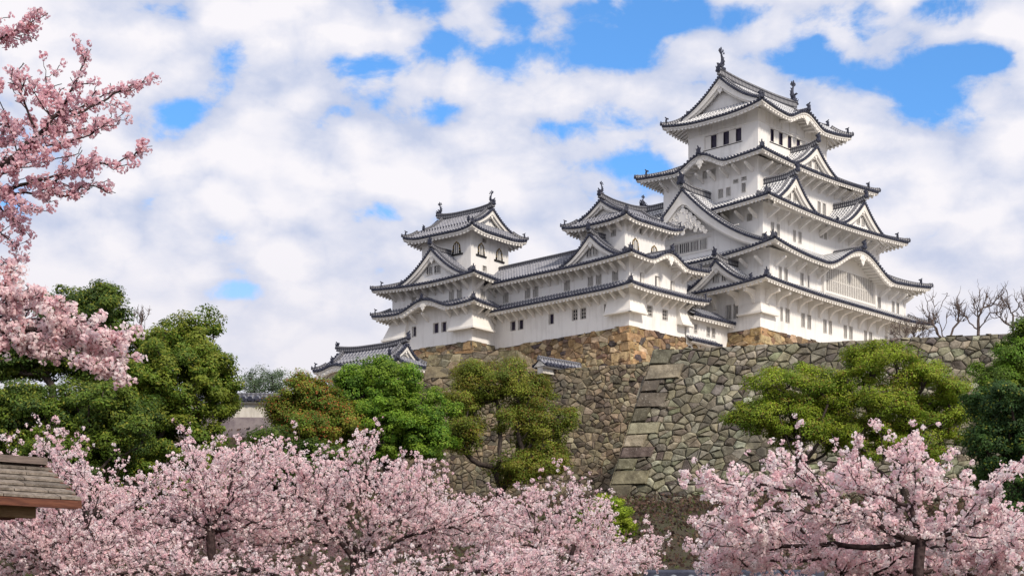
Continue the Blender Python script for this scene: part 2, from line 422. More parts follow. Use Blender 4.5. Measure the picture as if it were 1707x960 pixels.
def skirt_roof(root, inner, outer, ze, zt, lift, wall, sides='SWNE', bumps={}, mats=(M_TILE, M_RIDGE), straight=(), fascia=.30, Lc=9.0,
               hips=True, hip_size=1.0, name='roof', rafters=True, tipo=1.0):
    """tiled pent roof all round a storey. inner/outer: (x0,x1,y0,y1); wall: rectangle of the wall below the eaves.
    straight: set of (side, 'a'|'b') ends that stop square instead of in a hip."""
    roof, ends, soff, fas = MB(), MB(), MB(), MB()
    ix = dict(W=inner[0] - outer[0], E=outer[1] - inner[1], S=inner[2] - outer[2], N=outer[3] - inner[3])
    wx = dict(W=wall[0] - outer[0], E=outer[1] - wall[1], S=wall[2] - outer[2], N=outer[3] - wall[3])
    nb = dict(S=('W', 'E'), N=('W', 'E'), W=('S', 'N'), E=('S', 'N'))
    om = 2.6
    for sd in sides:
        F = Side(outer, sd); L = F.L; D = ix[sd]
        oa = 0 if (sd, 'a') in straight else ix[nb[sd][0]]
        ob = 0 if (sd, 'b') in straight else ix[nb[sd][1]]
        bl = bumps.get(sd, [])
        def lf(p):
            z = 0
            if oa: z += lift * max(0, 1 - p / oa * om / Lc) ** 2.2
            if ob: z += lift * max(0, 1 - (L - p) / ob * om / Lc) ** 2.2
            return z
        E = lambda p: ze + lf(p) + bumpf(bl, p)
        R_, n, sp = rows(L)
        sl = (zt - ze) / D
        P, UVs = [], []
        nq = 12
        for (p, h, u) in R_:
            sm = 1.0
            if oa: sm = min(sm, p / oa)
            if ob: sm = min(sm, (L - p) / ob)
            sm = max(sm, 0.0)
            col, cuv = [], []
            bz = bumpf(bl, p); l = lf(p)
            for q in range(nq + 1):
                s = sm * q / nq
                z = ze + (zt - ze) * prof(s) + l * (1 - s)
                if bz > .01: z = max(z, ze + l + bz + s * D * .02)
                col.append(F(p, -s * D, z + h * TH)); cuv.append((u, s * D * math.sqrt(1 + sl * sl)))
            P.append(col); UVs.append(cuv)
        roof.grid(P, UVs)
        # dark tile ends along the eave
        for k in range(n):
            p = (k + .5) * sp; z = E(p)
            ends.disc(F(p, -.12, z + .03), F.n3(), .185, .24, 8)
        ps = [L * i / max(12, int(L / .6)) for i in range(max(12, int(L / .6)) + 1)]
        ends.grid([[F(p, -.2, E(p) + .06), F(p, .03, E(p) + .04), F(p, .03, E(p) - .17), F(p, -.3, E(p) - .17)] for p in ps])
        # white eave boards in two steps
        kara = lambda p: .38 if bumpf(bl, p) > .12 else 0.0
        fas.grid([[F(p, -.10, E(p) - .17), F(p, -.10, E(p) - .17 - fascia * .6), F(p, -.22, E(p) - .17 - fascia * .62),
                   F(p, -.26, E(p) - .16 - fascia - kara(p)), F(p, -.60, E(p) - .16 - fascia - kara(p))] for p in ps])
        # soffit and rafters
        ov = wx[sd]
        ss = min(.5, sl * .8)
        aw = wx[nb[sd][0]] if oa else 0.0
        bw = wx[nb[sd][1]] if ob else 0.0
        zs = lambda p, dd: E(p) - .16 - fascia + dd * ss * (0.15 if bumpf(bl, p) > .25 else 1)
        G = []
        for p in ps:
            m_ = ov
            if aw: m_ = min(m_, p / aw * ov) 
            if bw: m_ = min(m_, (L - p) / bw * ov)
            G.append([F(p, -dd, zs(p, dd)) for dd in (min(.35, m_), m_ * .6 if m_ > .6 else m_, m_ + .04)])
        soff.grid(G)
        # infill wall behind an undulating gable
        for (c, hw, h) in bl:
            a0, a1 = c - hw, c + hw
            pts = [a0 + (a1 - a0) * i / 24 for i in range(25)]
            zi = ze - .16 - fascia + ov * ss - .02
            soff.grid([[F(p, -ov + .006, zi), F(p, -ov + .006, max(zi + .01, zs(p, ov) + .05))] for p in pts])
        if rafters:
            nr = int(L / .62)
            for k in range(nr):
                p = (k + .5) * L / nr
                m_ = ov
                if aw: m_ = min(m_, p / aw * ov)
                if bw: m_ = min(m_, (L - p) / bw * ov)
                if m_ < .55: continue
                a, b, hh = p - .14, p + .14, .25
                v = [F(q, -dd, zs(p, dd) - g) for g in (hh, -.02) for (q, dd) in ((a, .16), (b, .16), (b, m_), (a, m_))]
                soff.hexa(v)
    rf = roof.build(name, mats[0], root, smooth=False)
    ends.build('eave_tiles', M_TILEEND, rf)
    fas.build('eave_board', M_TRIM, rf)
    soff.build('soffit', M_TRIM, rf)
    if hips:
        for (a, b, xo, yo, xi, yi) in (('S', 'W', outer[0], outer[2], inner[0], inner[2]), ('S', 'E', outer[1], outer[2], inner[1], inner[2]),
                                       ('N', 'W', outer[0], outer[3], inner[0], inner[3]), ('N', 'E', outer[1], outer[3], inner[1], inner[3])):
            if a not in sides or b not in sides: continue
            ea = 'a' if b == 'W' else 'b'; eb = 'a' if a == 'S' else 'b'
            if (a, ea) in straight or (b, eb) in straight: continue
            path = []
            for i in range(15):
                s = i / 14 * .97
                z = ze + (zt - ze) * prof(s) + lift * max(0, 1 - s * om / Lc) ** 2.2 * (1 - s) + .1
                if i == 0: z += .10
                path.append((xo + (xi - xo) * s, yo + (yi - yo) * s, z))
            r = MB()
            k = hip_size
            r.sweep(path, [(-.24 * k, -.1), (-.20 * k, .34 * k), (0, .46 * k), (.20 * k, .34 * k), (.24 * k, -.1)])
            r.build('hip_ridge', mats[1], rf)
            dr = (xo - xi, yo - yi)
            i1 = 2
            eave_tip(rf, (path[0][0], path[0][1], path[0][2] + .05), dr, 1.1 * hip_size * tipo)
            pt = path[i1 + 1]
            finial(rf, (pt[0], pt[1], pt[2] + .18 * k), dr, .85 * hip_size)
    return rf

def pendant_shape(mb, F, pc, out, z, s, carved=False, mi=0):
    """white hanging ornament below a gable's apex"""
    pts = [(0, .0), (.30, -.05), (.62, -.34), (.80, -.72), (.56, -.66), (.44, -.86), (.36, -1.18), (.14, -1.36), (0, -1.62)]
    full = pts + [(-a, b) for a, b in pts[-2:0:-1]]
    mb.poly_prism([F(pc + a * s, out, z + b * s) for a, b in full], F.n3() * .12 * max(1, s), mi)
    mb.disc(F(pc, out + .1 * s, z - .62 * s), F.n3(), .24 * s, .10 * s, 10, mi)
    if carved:
        for sg in (-1, 1):
            for (a, b, r) in ((1.15, -3.5, .72), (2.0, -4.25, .68), (2.9, -5.1, .62), (3.75, -5.9, .52), (4.45, -6.5, .36), (.75, -4.75, .62), (1.65, -5.25, .46), (2.5, -5.95, .34), (.62, -2.75, .46)):
                c = F(pc + sg * a * s, out, z + b * s)
                # each scroll is a coil standing proud of a thin plate
                mb.disc(c, F.n3(), r * s, .07 * s, 12, mi)
                path = []
                for i in range(15):
                    th = i / 14 * 8.4; rr = r * s * (1.05 - .062 * i)
                    q = np.array(c) + F.d3() * math.cos(th) * rr * sg + np.array((0, 0, 1)) * math.sin(th) * rr + F.n3() * .10 * s
                    path.append(q)
                mb.sweep(path, [(-.055 * s, -.055 * s), (.055 * s, -.055 * s), (.055 * s, .055 * s), (-.055 * s, .055 * s)], mi, tuple(F.n3()))
        for (a, b, r) in ((0, -3.6, .95), (0, -5.1, .62), (0, -5.95, .40), (0, -2.4, .5), (0, -1.6, .3)):
            mb.disc(F(pc + a * s, out, z + b * s), F.n3(), r * s, .12 * s, 12, mi)

def slats(mb, F, p0, p1, z0, z1, out, n, mi_bar=1, mi_dark=2, frame=.09):
    """small barred opening standing on a wall face: dark back, frame round it, bars in front"""
    def bx(a, b, c, d, o0, o1, mi):
        mb.hexa([F(a, o0, c), F(b, o0, c), F(b, o0, d), F(a, o0, d), F(a, o1, c), F(b, o1, c), F(b, o1, d), F(a, o1, d)], mi)
    bx(p0, p1, z0, z1, out - .02, out + .02, mi_dark)
    for (a, b, c, d) in ((p0 - frame, p0, z0 - frame, z1 + frame), (p1, p1 + frame, z0 - frame, z1 + frame), (p0, p1, z1, z1 + frame), (p0, p1, z0 - frame, z0)):
        bx(a, b, c, d, out - .02, out + .12, mi_bar)
    for k in range(n):
        c = p0 + (p1 - p0) * (k + 1) / (n + 1)
        bx(c - .055, c + .055, z0, z1, out + .02, out + .09, mi_bar)

def gable(root, rect, side, pc, hw, zf, za, front, back, mats=(M_TILE, M_RIDGE), lin=.45, wall_in=.95, bw=.62, double=False, wz=None,
          pend=.8, carved=False, wins=(), fin=1.15, ridge_h=.75, name='gable', backridge=None, back_f=None):
    """gabled roof standing on a pent roof. front/back: outward positions of its front edge and rear end."""
    F = Side(rect, side)
    L = front - back
    zz = lambda t: zf + (za - zf) * (lin * (1 - t) + (1 - lin) * max(0.0, 1 - t) ** 2)
    nt = 18
    ts = [i / nt for i in range(nt + 1)]
    # roof
    rf = MB(); R_, n, sp = rows(L)
    for sg in (-1, 1):
        P, UVs = [], []
        for (y, h, u) in R_:
            col, cuv, ln = [], [], 0
            for i, t in enumerate(ts):
                if i: ln += math.hypot(hw / nt, zz(ts[i]) - zz(ts[i - 1]))
                col.append(F(pc + sg * hw * t, front - y, zz(t) + h * TH)); cuv.append((u, ln))
            P.append(col); UVs.append(cuv)
        rf.grid(P, UVs)
    # gable wall (the part itself)
    fronts = [(front, 1)] + ([(back, -1)] if double else [])
    gw = MB()
    for (fo, sgn) in fronts:
        yw = fo - sgn * wall_in
        pts = [(pc - hw * t, zz(t) - .12) for t in ts[::-1]] + [(pc + hw * t, zz(t) - .12) for t in ts[1:]]
        zb = (wz if wz is not None else zf - .6)
        base = [F(a, yw, min(zb, b - .05)) for a, b in pts]; top = [F(a, yw, b) for a, b in pts]
        gw.grid([[b_, t_] for b_, t_ in zip(base, top)])
    g = gw.build(name, M_PLASTER, root)
    rfo = rf.build('gable_roof', mats[0], g)
    for (fo, sgn) in fronts:
        nrm = F.n3() * sgn
        yw = fo - sgn * wall_in
        for sg in (-1, 1):
            bb = MB(); vt = MB(); vr = MB()
            prof_pts = []
            for t in ts:
                dz = (zz(min(1, t + .01)) - zz(max(0, t - .01))); dx = hw * (min(1, t + .01) - max(0, t - .01))
                l = math.hypot(dx, dz); nx, nz_ = -dz / l, dx / l
                prof_pts.append((pc + sg * hw * t, zz(t), sg * nx, nz_))
            def off(q, k):    # below the profile by k, measured square to it; clamped on the centre line
                a, b, nx, nz_ = q
                a2, b2 = a - nx * k, b - nz_ * k
                if (a2 - pc) * sg < 0:
                    b2 = b - k * 1.12; a2 = pc
                return a2, b2
            # barge board in two steps and the white soffit behind it
            taper = lambda i: 1.0 - .35 * (i / nt)
            G = []
            for i, q in enumerate(prof_pts):
                k1, k2 = .14, .14 + bw * taper(i)
                a0 = off(q, k1); a1 = off(q, k2); a2 = off(q, k2 + .28 * taper(i))
                G.append([F(a0[0], fo - sgn * .08, a0[1]), F(*[a1[0]], fo - sgn * .08, a1[1]), F(a1[0], fo - sgn * .34, a1[1] + .02),
                          F(a2[0], fo - sgn * .36, a2[1]), F(a2[0], fo - sgn * .60, a2[1])])
            bb.grid(G)
            bb.grid([[F(off(q, .16)[0], fo - sgn * .1, off(q, .16)[1]), F(off(q, .16)[0], yw - sgn * .05, off(q, .16)[1])] for q in prof_pts])
            # groove line on the board
            G = []
            for i, q in enumerate(prof_pts):
                c1 = off(q, .14 + bw * .30 * taper(i)); c2 = off(q, .14 + bw * .42 * taper(i))
                G.append([F(c1[0], fo - sgn * .05, c1[1]), F(c2[0], fo - sgn * .05, c2[1])])
            bb.grid(G)
            # verge tile ends
            arc = [0.0]
            for i in range(nt): arc.append(arc[-1] + math.hypot(prof_pts[i + 1][0] - prof_pts[i][0], prof_pts[i + 1][1] - prof_pts[i][1]))
            m = int(arc[-1] / .42)
            for k in range(m + 1):
                sarc = (k + .5) * arc[-1] / (m + 1)
                i = max(j for j in range(nt + 1) if arc[j] <= sarc); i = min(i, nt - 1)
                f_ = (sarc - arc[i]) / (arc[i + 1] - arc[i])
                a = prof_pts[i][0] * (1 - f_) + prof_pts[i + 1][0] * f_; b = prof_pts[i][1] * (1 - f_) + prof_pts[i + 1][1] * f_
                vt.disc(F(a, fo - sgn * .14, b + .03), nrm, .18, .24, 8)
            vt.grid([[F(q[0], fo + sgn * .03, q[1] + .04), F(off(q, .14)[0], fo + sgn * .03, off(q, .14)[1]), F(off(q, .14)[0], fo - sgn * .2, off(q, .14)[1])] for q in prof_pts])
            # ridge running down beside the verge
            path = [F(q[0], fo - sgn * .95, q[1] + .12) for q in prof_pts[1:-1]]
            vr.sweep(path, [(-.22, -.1), (-.18, .24), (0, .34), (.18, .24), (.22, -.1)])
            e = path[-1]
            finial(g, (e[0], e[1], e[2] + .1), tuple(F.d3()[:2] * sg), .8 * min(1.0, fin))
            bb.build('barge_board', M_TRIM, g)
            vt.build('verge_tiles', M_TILEEND, g)
            vr.build('verge_ridge', mats[1], g)
    # main ridge
    rb = MB()
    bk = back if backridge is None else backridge
    N_ = 12
    path = []
    for i in range(N_ + 1):
        x = i / N_
        up = .38 * (max(0, 1 - x * 2.6) ** 2 + (max(0, 1 - (1 - x) * 2.6) ** 2 if double else 0))
        path.append(F(pc, front + .1 - (front + .1 - bk + (.1 if double else 0)) * x, za + .02 + up))
    h = ridge_h
    rb.sweep(path, [(-.28, -.15), (-.28, h * .55), (-.36, h * .58), (-.30, h * .8), (0, h), (.30, h * .8), (.36, h * .58), (.28, h * .55), (.28, -.15)])
    rb.build('ridge', mats[1], g)
    finial(g, tuple(np.array(path[0]) + np.array((0, 0, h * .25))), tuple(F.n3()[:2]), fin)
    if double: finial(g, tuple(np.array(path[-1]) + np.array((0, 0, h * .25))), tuple(-F.n3()[:2]), fin)
    if pend:
        for (fo, sgn) in fronts:
            pm = MB()
            F2 = Side(rect, side)
            pendant_shape(pm, F2, pc, fo - sgn * .30 if sgn > 0 else fo + .2, za - .14 - bw * .75, pend, carved)
            pm.build('gable_pendant', M_TRIM, g)
    for (p0, p1, z0, z1, k) in wins:
        wm = MB()
        slats(wm, F, p0, p1, z0, z1, front - wall_in, k, 0, 1)
        wm.build('window', [M_BAR, M_DARK], g)
    return g, path

def walled(root, rect, z0, z1, openings={}, name='wall', m=M_PLASTER, depth=.34, sides='SWNE', taper=0.0):
    """storey wall with real window openings. openings: side -> [(p0, p1, za, zb, style, n)]"""
    mb = MB(); wl = []
    for sd in sides:
        F = Side(rect, sd); L = F.L
        ops = openings.get(sd, [])
        ps = sorted(set([0.0, L] + [o[0] for o in ops] + [o[1] for o in ops]))
        zs = sorted(set([z0, z1] + [o[2] for o in ops] + [o[3] for o in ops]))
        for i in range(len(ps) - 1):
            for j in range(len(zs) - 1):
                pm, zm = (ps[i] + ps[i + 1]) / 2, (zs[j] + zs[j + 1]) / 2
                if any(o[0] < pm < o[1] and o[2] < zm < o[3] for o in ops): continue
                mb.add([F(ps[i], 0, zs[j]), F(ps[i + 1], 0, zs[j]), F(ps[i + 1], 0, zs[j + 1]), F(ps[i], 0, zs[j + 1])], [(0, 1, 2, 3)])
        for o in ops:
            a, b, c, d_ = o[:4]
            ring = [(a, c), (b, c), (b, d_), (a, d_)]
            for k in range(4):
                (pa, za), (pb, zb) = ring[k], ring[(k + 1) % 4]
                mb.add([F(pa, 0, za), F(pb, 0, zb), F(pb, -depth, zb), F(pa, -depth, za)], [(0, 1, 2, 3)])
            wl.append((F, o))
    wo = mb.build(name, m, root)
    for F, o in wl: window(root, F, o, depth)
    return wo
def window(root, F, o, depth):
    a, b, c, d_, style, n = o
    f = MB()
    def bx(p0, p1, q0, q1, o0, o1, mi=0):
        f.hexa([F(p0, o0, q0), F(p1, o0, q0), F(p1, o0, q1), F(p0, o0, q1), F(p0, o1, q0), F(p1, o1, q0), F(p1, o1, q1), F(p0, o1, q1)], mi)
    fr = .07
    if style in ('bars', 'dark', 'grid', 'shut'):
        t = .085
        bx(a - fr, a + .01, c - fr, d_ + fr, -.04, .035); bx(b - .01, b + fr, c - fr, d_ + fr, -.04, .035)
        bx(a + .01, b - .01, d_ - .01, d_ + fr, -.04, .035); bx(a + .01, b - .01, c - fr, c + .01, -.04, .05)
    if style in ('bars', 'lattice'):
        wd = .042 if style == 'bars' else .14
        for k in range(n):
            x = a + (b - a) * (k + 1) / (n + 1)
            bx(x - wd, x + wd, c, d_, -.22, -.04)
    if style == 'lattice':
        for zc in (c + (d_ - c) * .5,):
            bx(a, b, zc - .08, zc + .08, -.19, -.07)
    if style == 'grid':
        for k in range(n):
            x = a + (b - a) * (k + 1) / (n + 1)
            bx(x - .035, x + .035, c, d_, -.2, -.1)
        for k in range(2):
            zc = c + (d_ - c) * (k + 1) / 3
            bx(a, b, zc - .035, zc + .035, -.21, -.09)
    if style == 'shut':
        k = n
        wdt = (b - a) / (2 * k)
        for i in range(k):
            bx(a + (2 * i + 1) * wdt, a + (2 * i + 2) * wdt, c + .02, d_ - .04, -.2, -.12)
            bx(a + (2 * i + 2) * wdt - .09, a + (2 * i + 2) * wdt, c, d_, -.12, -.02)
        bx(a - .15, b + .15, c - .16, c - .08, -.02, .09, 1)
    wo = f.build('window', [M_BAR if style != 'shut' else M_TRIM, M_LACQ], root)
    pn = MB()
    pn.add([F(a, -depth + .01, c), F(b, -depth + .01, c), F(b, -depth + .01, d_), F(a, -depth + .01, d_)], [(0, 1, 2, 3)])
    pn.build('pane', M_PURPLE if style in ('dark', 'shut') else (M_BAR if style == 'lattice' else M_DARK), wo)

BR = {}
def bracket(root, F, p, z, reach, big=False):
    """white plastered eave bracket: top at z, arm reaching out from the wall"""
    key = (round(reach, 1), big)
    if key not in BR:
        mb = MB()
        r = reach
        if big:
            pts = [(0, 0), (0, -1.75), (.22, -1.75), (.34, -1.25), (.62, -.85), (1.05, -.62), (r, -.48), (r, 0)]
            wdt = .40
        else:
            pts = [(0, -.55), (0, -1.12), (.16, -1.12), (r, -.26), (r, 0), (r - .30, 0)]
            wdt = .22
        mb.poly_prism([(a, -wdt / 2, b) for a, b in pts], (0, wdt, 0))
        BR[key] = mb.build('eave_bracket', M_TRIM, link=False).data
    o = bpy.data.objects.new('eave_bracket', BR[key]); C.objects.link(o); o.parent = root
    o.location = F(p, 0.0, z); o.rotation_euler = (0, 0, math.atan2(F.n[1], F.n[0]))
    return o
def brackets(root, rect, side, ps, z, reach, big=False, slope=0.0):
    F = Side(rect, side)
    for p in ps: bracket(root, F, p, z, reach, big)
def lin(a, b, n): return [a + (b - a) * i / (n - 1) for i in range(n)] if n > 1 else [a]

def chute(root, rect, side, p0, p1, ztop, zbot, reach, wrap=None):
    """stone-drop chute: skirt flaring out from the wall, lip at its foot. wrap='a'|'b' also turns the corner there"""
    F = Side(rect, side); mb = MB()
    e0 = .0 if wrap != 'a' else -reach
    e1 = .0 if wrap != 'b' else reach
    T0, T1 = p0, p1
    rt = reach * .08
    top = [F(T0 - (rt if wrap == 'a' else 0), rt, ztop), F(T1 + (rt if wrap == 'b' else 0), rt, ztop)]
    bot = [F(p0 + e0, reach, zbot), F(p1 + e1, reach, zbot)]
    ib = [F(p0, -.02, zbot), F(p1, -.02, zbot)]; it = [F(p0, -.02, ztop), F(p1, -.02, ztop)]
    v = [*it, *top, *ib, *bot]
    mb.add(v, [(2, 3, 7, 6), (0, 2, 6, 4), (1, 5, 7, 3), (4, 6, 7, 5), (0, 1, 3, 2)])
    lip0, lip1 = p0 + e0 - (.08 if wrap != 'a' else 0.1), p1 + e1 + (.08 if wrap != 'b' else .1)
    mb.hexa([F(lip0, reach * .55, zbot - .16), F(lip1, reach * .55, zbot - .16), F(lip1, reach + .13, zbot - .16), F(lip0, reach + .13, zbot - .16),
             F(lip0, reach * .55, zbot + .10), F(lip1, reach * .55, zbot + .10), F(lip1, reach + .13, zbot + .10), F(lip0, reach + .13, zbot + .10)])
    return mb.build('stone_drop_chute', M_TRIM, root)

def arched_window(root, rect, side, p, zb, wd, ht):
    """bell-shaped window with a black lacquered frame and gilt studs"""
    F = Side(rect, side)
    half = [(0.50, 0), (.46, .25), (.40, .5), (.40, .62), (.30, .80), (.14, .90), (0, 1.0)]
    full = half + [(-a, b) for a, b in half[-2::-1]]
    mb = MB()
    inner = [(a * .78, .03 + b * .86) for a, b in full]
    n = len(full)
    A = [F(p + a * wd, .10, zb + b * ht) for a, b in full]; B = [F(p + a * wd, .10, zb + b * ht) for a, b in inner]
    A0 = [F(p + a * wd, 0.0, zb + b * ht) for a, b in full]; B0 = [F(p + a * wd, .01, zb + b * ht) for a, b in inner]
    mb.grid([[w_, x, y, z_] for w_, x, y, z_ in zip(A0, A, B, B0)], None, 0)
    sill = [F(p - wd * .72, 0, zb - .22), F(p + wd * .72, 0, zb - .22), F(p + wd * .72, .16, zb - .22), F(p - wd * .72, .16, zb - .22)]
    mb.hexa(sill + [(x, y, z_ + .2) for x, y, z_ in sill], 0)
    for k in range(1, n - 1):
        q = ((full[k][0] + inner[k][0]) / 2, (full[k][1] + inner[k][1]) / 2)
        mb.disc(F(p + q[0] * wd, .09, zb + q[1] * ht), F.n3(), .07, .05, 6, 1)
    for k in (-1, 0, 1):
        mb.hexa([F(p + k * wd * .2 + a, o_, zb + c * ht) for c in (.02, .80 if k else .88) for a, o_ in ((-.07, .02), (.07, .02), (.07, .07), (-.07, .07))], 2)
    wo = mb.build('arched_window', [M_LACQ, M_GOLD, M_TRIM], root)
    pn = MB()
    pn.add([F(p + a * wd * .95, .008, zb + b * ht * .97) for a, b in inner], [tuple(range(n))])
    pn.build('pane', M_DARK, wo)

def shachi(root, loc, direction, s=1.0):
    """roof fish with its tail in the air"""
    mb = MB(); n = 8
    path = [(.30, 0, .10), (.18, 0, .35), (-.06, 0, .62), (-.16, 0, .98), (-.06, 0, 1.36), (.10, 0, 1.66), (.18, 0, 1.92)]
    mb.sweep(path, [(math.cos(6.283 * i / n) * .30, math.sin(6.283 * i / n) * .34) for i in range(n)], 0, (1, 0, .2), scales=[.85, 1.05, .95, .75, .55, .38, .22])
    mb.box(-.38, .42, -.34, .34, -.2, .12)
    for (a, b, c) in ((.55, 2.40, .10), (.22, 2.65, 0), (-.18, 2.45, -.05), (-.38, 2.15, 0)):    # tail fan
        mb.poly_prism([(.20, -.06, 1.75), (a - .12, -.05, b - .22), (a, -.04, b), (a + .14, -.05, b - .30), (.30, -.06, 1.80)], (0, .12, 0))
    for (x, z) in ((-.40, .55), (-.44, .95), (-.32, 1.35)):          # back fins
        mb.poly_prism([(x + .18, -.04, z - .14), (x - .22, -.03, z + .12), (x + .2, -.04, z + .16)], (0, .07, 0))
    for sy in (-1, 1):                                                # side fins
        mb.poly_prism([(.1, sy * .22, .45), (.35, sy * .58, .75), (.05, sy * .50, .85), (-.05, sy * .2, .65)], (.05, 0, .03))
    mb.poly_prism([(.35, -.12, .22), (.62, -.1, .30), (.60, -.1, .42), (.3, -.12, .45)], (0, .24, 0))
    o = mb.build('roof_fish', M_TILEEND, root)
    o.location = loc; o.rotation_euler = (0, 0, math.atan2(direction[1], direction[0])); o.scale = (s, s, s)
    return o

# ================================================================== SETTING: ground and terraces
KANG = R(46.5); KU = (math.cos(KANG), math.sin(KANG)); KV = (-math.sin(KANG), math.cos(KANG))
K0 = W(1267.5, 546, 206.0); KZ = 42.5
def kpt(u, v): return (K0[0] + u * KU[0] + v * KV[0], K0[1] + u * KU[1] + v * KV[1])

M_GROUND, _t, _p = mat('hill_earth_and_grass')
_o = objc(_t); _n = _t.noise(_o, .12, 7, .65); _n2 = _t.noise(_o, 2.2, 6, .7)
_t.put(_p.inputs['Base Color'], _t.mix(_t.step(_t.math('ADD', _t.math('MULTIPLY', _n, .6), _t.math('MULTIPLY', _n2, .4)), .42, .60), (.062, .042, .032), (.052, .050, .026)))
_p.inputs['Roughness'].default_value = .95; bump(_t, _p, _n2, .6, .2)
def ground_z(x, y):
    t = min(1, max(0, (y - 58) / 66)); t = t * t * (3 - 2 * t)
    a = min(1, max(0, (y - 110) / 13)); a = a * a * (3 - 2 * a)
    b = min(1, max(0, (-8 - x) / 5)); b = b * b * (3 - 2 * b)
    return 12.0 * t + .25 * math.sin(x * .13) * math.sin(y * .11) * t + 6.5 * a * b
gx = sorted(set([-3000, -1200, -500, -250] + list(np.linspace(-140, 140, 57)) + [250, 500, 1200, 3000]))
gy = sorted(set([-400, -60] + list(np.linspace(-20, 180, 61)) + [260, 500, 1200, 4000]))
g = MB(); g.grid([[(x, y, ground_z(x, y)) for y in gy] for x in gx])
tag(g.build('ground', M_GROUND, smooth=True), kind='structure')
M_SAND = simple('pale_sand', (.40, .36, .30), (.46, .42, .35), .8, .95)
def terrace(name, pts, z0, z1):
    m = MB(); m.poly_prism([(x, y, z0) for x, y in pts], (0, 0, z1 - z0))
    return tag(m.build(name, M_SAND), kind='structure')
terrace('terrain', [(-26, 178), (-8.5, 178), (-8.5, 225), (-26, 225)], 6, 27.0)
terrace('terrain', [(15.5, 146), (90, 127), (150, 300), (15.5, 300)], 6, 27.1)
terrace('terrain', [(-12, 176), (15.4, 166), (15.4, 300), (-12, 300)], 6, 29.2)

# ================================================================== STONE WALLS
def clip_poly(poly, nx, ny, c):
    out = []
    n = len(poly)
    for i in range(n):
        a, b = poly[i], poly[(i + 1) % n]
        da = nx * a[0] + ny * a[1] - c; db = nx * b[0] + ny * b[1] - c
        if da <= 0: out.append(a)
        if da * db < 0:
            t = da / (da - db); out.append((a[0] + (b[0] - a[0]) * t, a[1] + (b[1] - a[1]) * t))
    return out

def stone_cells(La, H, sx, sy, seed, jit=.54, small=.42):
    rng = random.Random(seed)
    nx, ny = max(1, int(La / sx)), max(1, int(H / sy))
    pts = {}
    for j in range(-1, ny + 1):
        for i in range(-1, nx + 2):
            l = [((i + .5 + (j % 2) * .5 + rng.uniform(-jit, jit)) * La / nx, (j + .5 + rng.uniform(-jit, jit)) * H / ny)]
            if rng.random() < small:     # filler stones
                l.append(((i + 1.0 + (j % 2) * .5 + rng.uniform(-.2, .2)) * La / nx, (j + .95 + rng.uniform(-.2, .2)) * H / ny))
            pts[(i, j)] = l
    polys = []
    asp = sx / sy
    for (i, j), l in pts.items():
        near = [q for a in range(-2, 3) for b in range(-2, 3) for q in pts.get((i + a, j + b), [])]
        for p in l:
            poly = [(p[0] - 3 * sx, p[1] - 3 * sy), (p[0] + 3 * sx, p[1] - 3 * sy), (p[0] + 3 * sx, p[1] + 3 * sy), (p[0] - 3 * sx, p[1] + 3 * sy)]
            for q in near:
                if q is p: continue
                dx, dy = (q[0] - p[0]) / asp, (q[1] - p[1]) * 1.0
                # anisotropic bisector
                mx, my = (q[0] + p[0]) / 2, (q[1] + p[1]) / 2
                nx_, ny_ = dx / asp, dy
                poly = clip_poly(poly, nx_, ny_, nx_ * mx + ny_ * my)
                if len(poly) < 3: break
            top = H + rng.uniform(-.22, .12) * sy
            for (a, b, c) in ((-1, 0, 0), (1, 0, La), (0, -1, 0), (0, 1, top)):
                if len(poly) >= 3: poly = clip_poly(poly, a, b, c)
            if len(poly) >= 3: polys.append(poly)
    return polys

class StoneMesh:
    def __init__(s): s.mb = MB(); s.col = []
    def stone(s, F, poly, color, rng, proud=.10, gap=.013, base=-.30, lift=0.0):
        cx = sum(p[0] for p in poly) / len(poly); cy = sum(p[1] for p in poly) / len(poly)
        rad = max(.08, min(math.hypot(p[0] - cx, p[1] - cy) for p in poly))
        def ring(k, o, jz=0): return [F(cx + (a - cx) * k, cy + (b - cy) * k, o + (rng.uniform(-jz, jz) if jz else 0)) for a, b in poly]
        k0 = max(.5, 1 - gap / rad); k1 = max(.4, 1 - (gap + .045) / rad); k2 = max(.3, 1 - (gap + .15) / rad)
        n = len(poly)
        pr = proud * rng.uniform(.3, 1.3) + lift
        tx, ty = rng.uniform(-.26, .26), rng.uniform(-.16, .26)       # each face is dressed a little askew
        def ring2(k, o): return [F(cx + (a - cx) * k, cy + (b - cy) * k, o + ((a - cx) * tx + (b - cy) * ty) * .6 + rng.uniform(-.02, .02)) for a, b in poly]
        v = ring(k0, base) + ring(k0, lift - .01) + ring2(k1, pr * .6) + ring2(k2, pr)
        f = [(r * n + i, r * n + (i + 1) % n, (r + 1) * n + (i + 1) % n, (r + 1) * n + i) for r in range(3) for i in range(n)] + [tuple(3 * n + i for i in range(n))]
        s.mb.add(v, f)
        s.col += [color] * len(v)
    def back(s, F, La, H, n=24, o=-.24):
        P = [[F(La * i / n, H * j / n, o) for j in range(n + 1)] for i in range(n + 1)]
        k = len(s.mb.v); s.mb.grid(P); s.col += [(.040, .035, .028)] * (len(s.mb.v) - k)
    def build(s, name, m, parent=None):
        o = s.mb.build(name, m, parent)
        a = o.data.attributes.new('Col', 'FLOAT_COLOR', 'POINT')
        a.data.foreach_set('color', np.array([(*c, 1) for c in s.col], dtype=np.float32).ravel())
        return o
def pick(rng, pal):
    c = rng.choice(pal); k = rng.uniform(.72, 1.25)
    return tuple(min(1, x * k * rng.uniform(.94, 1.06)) for x in c)

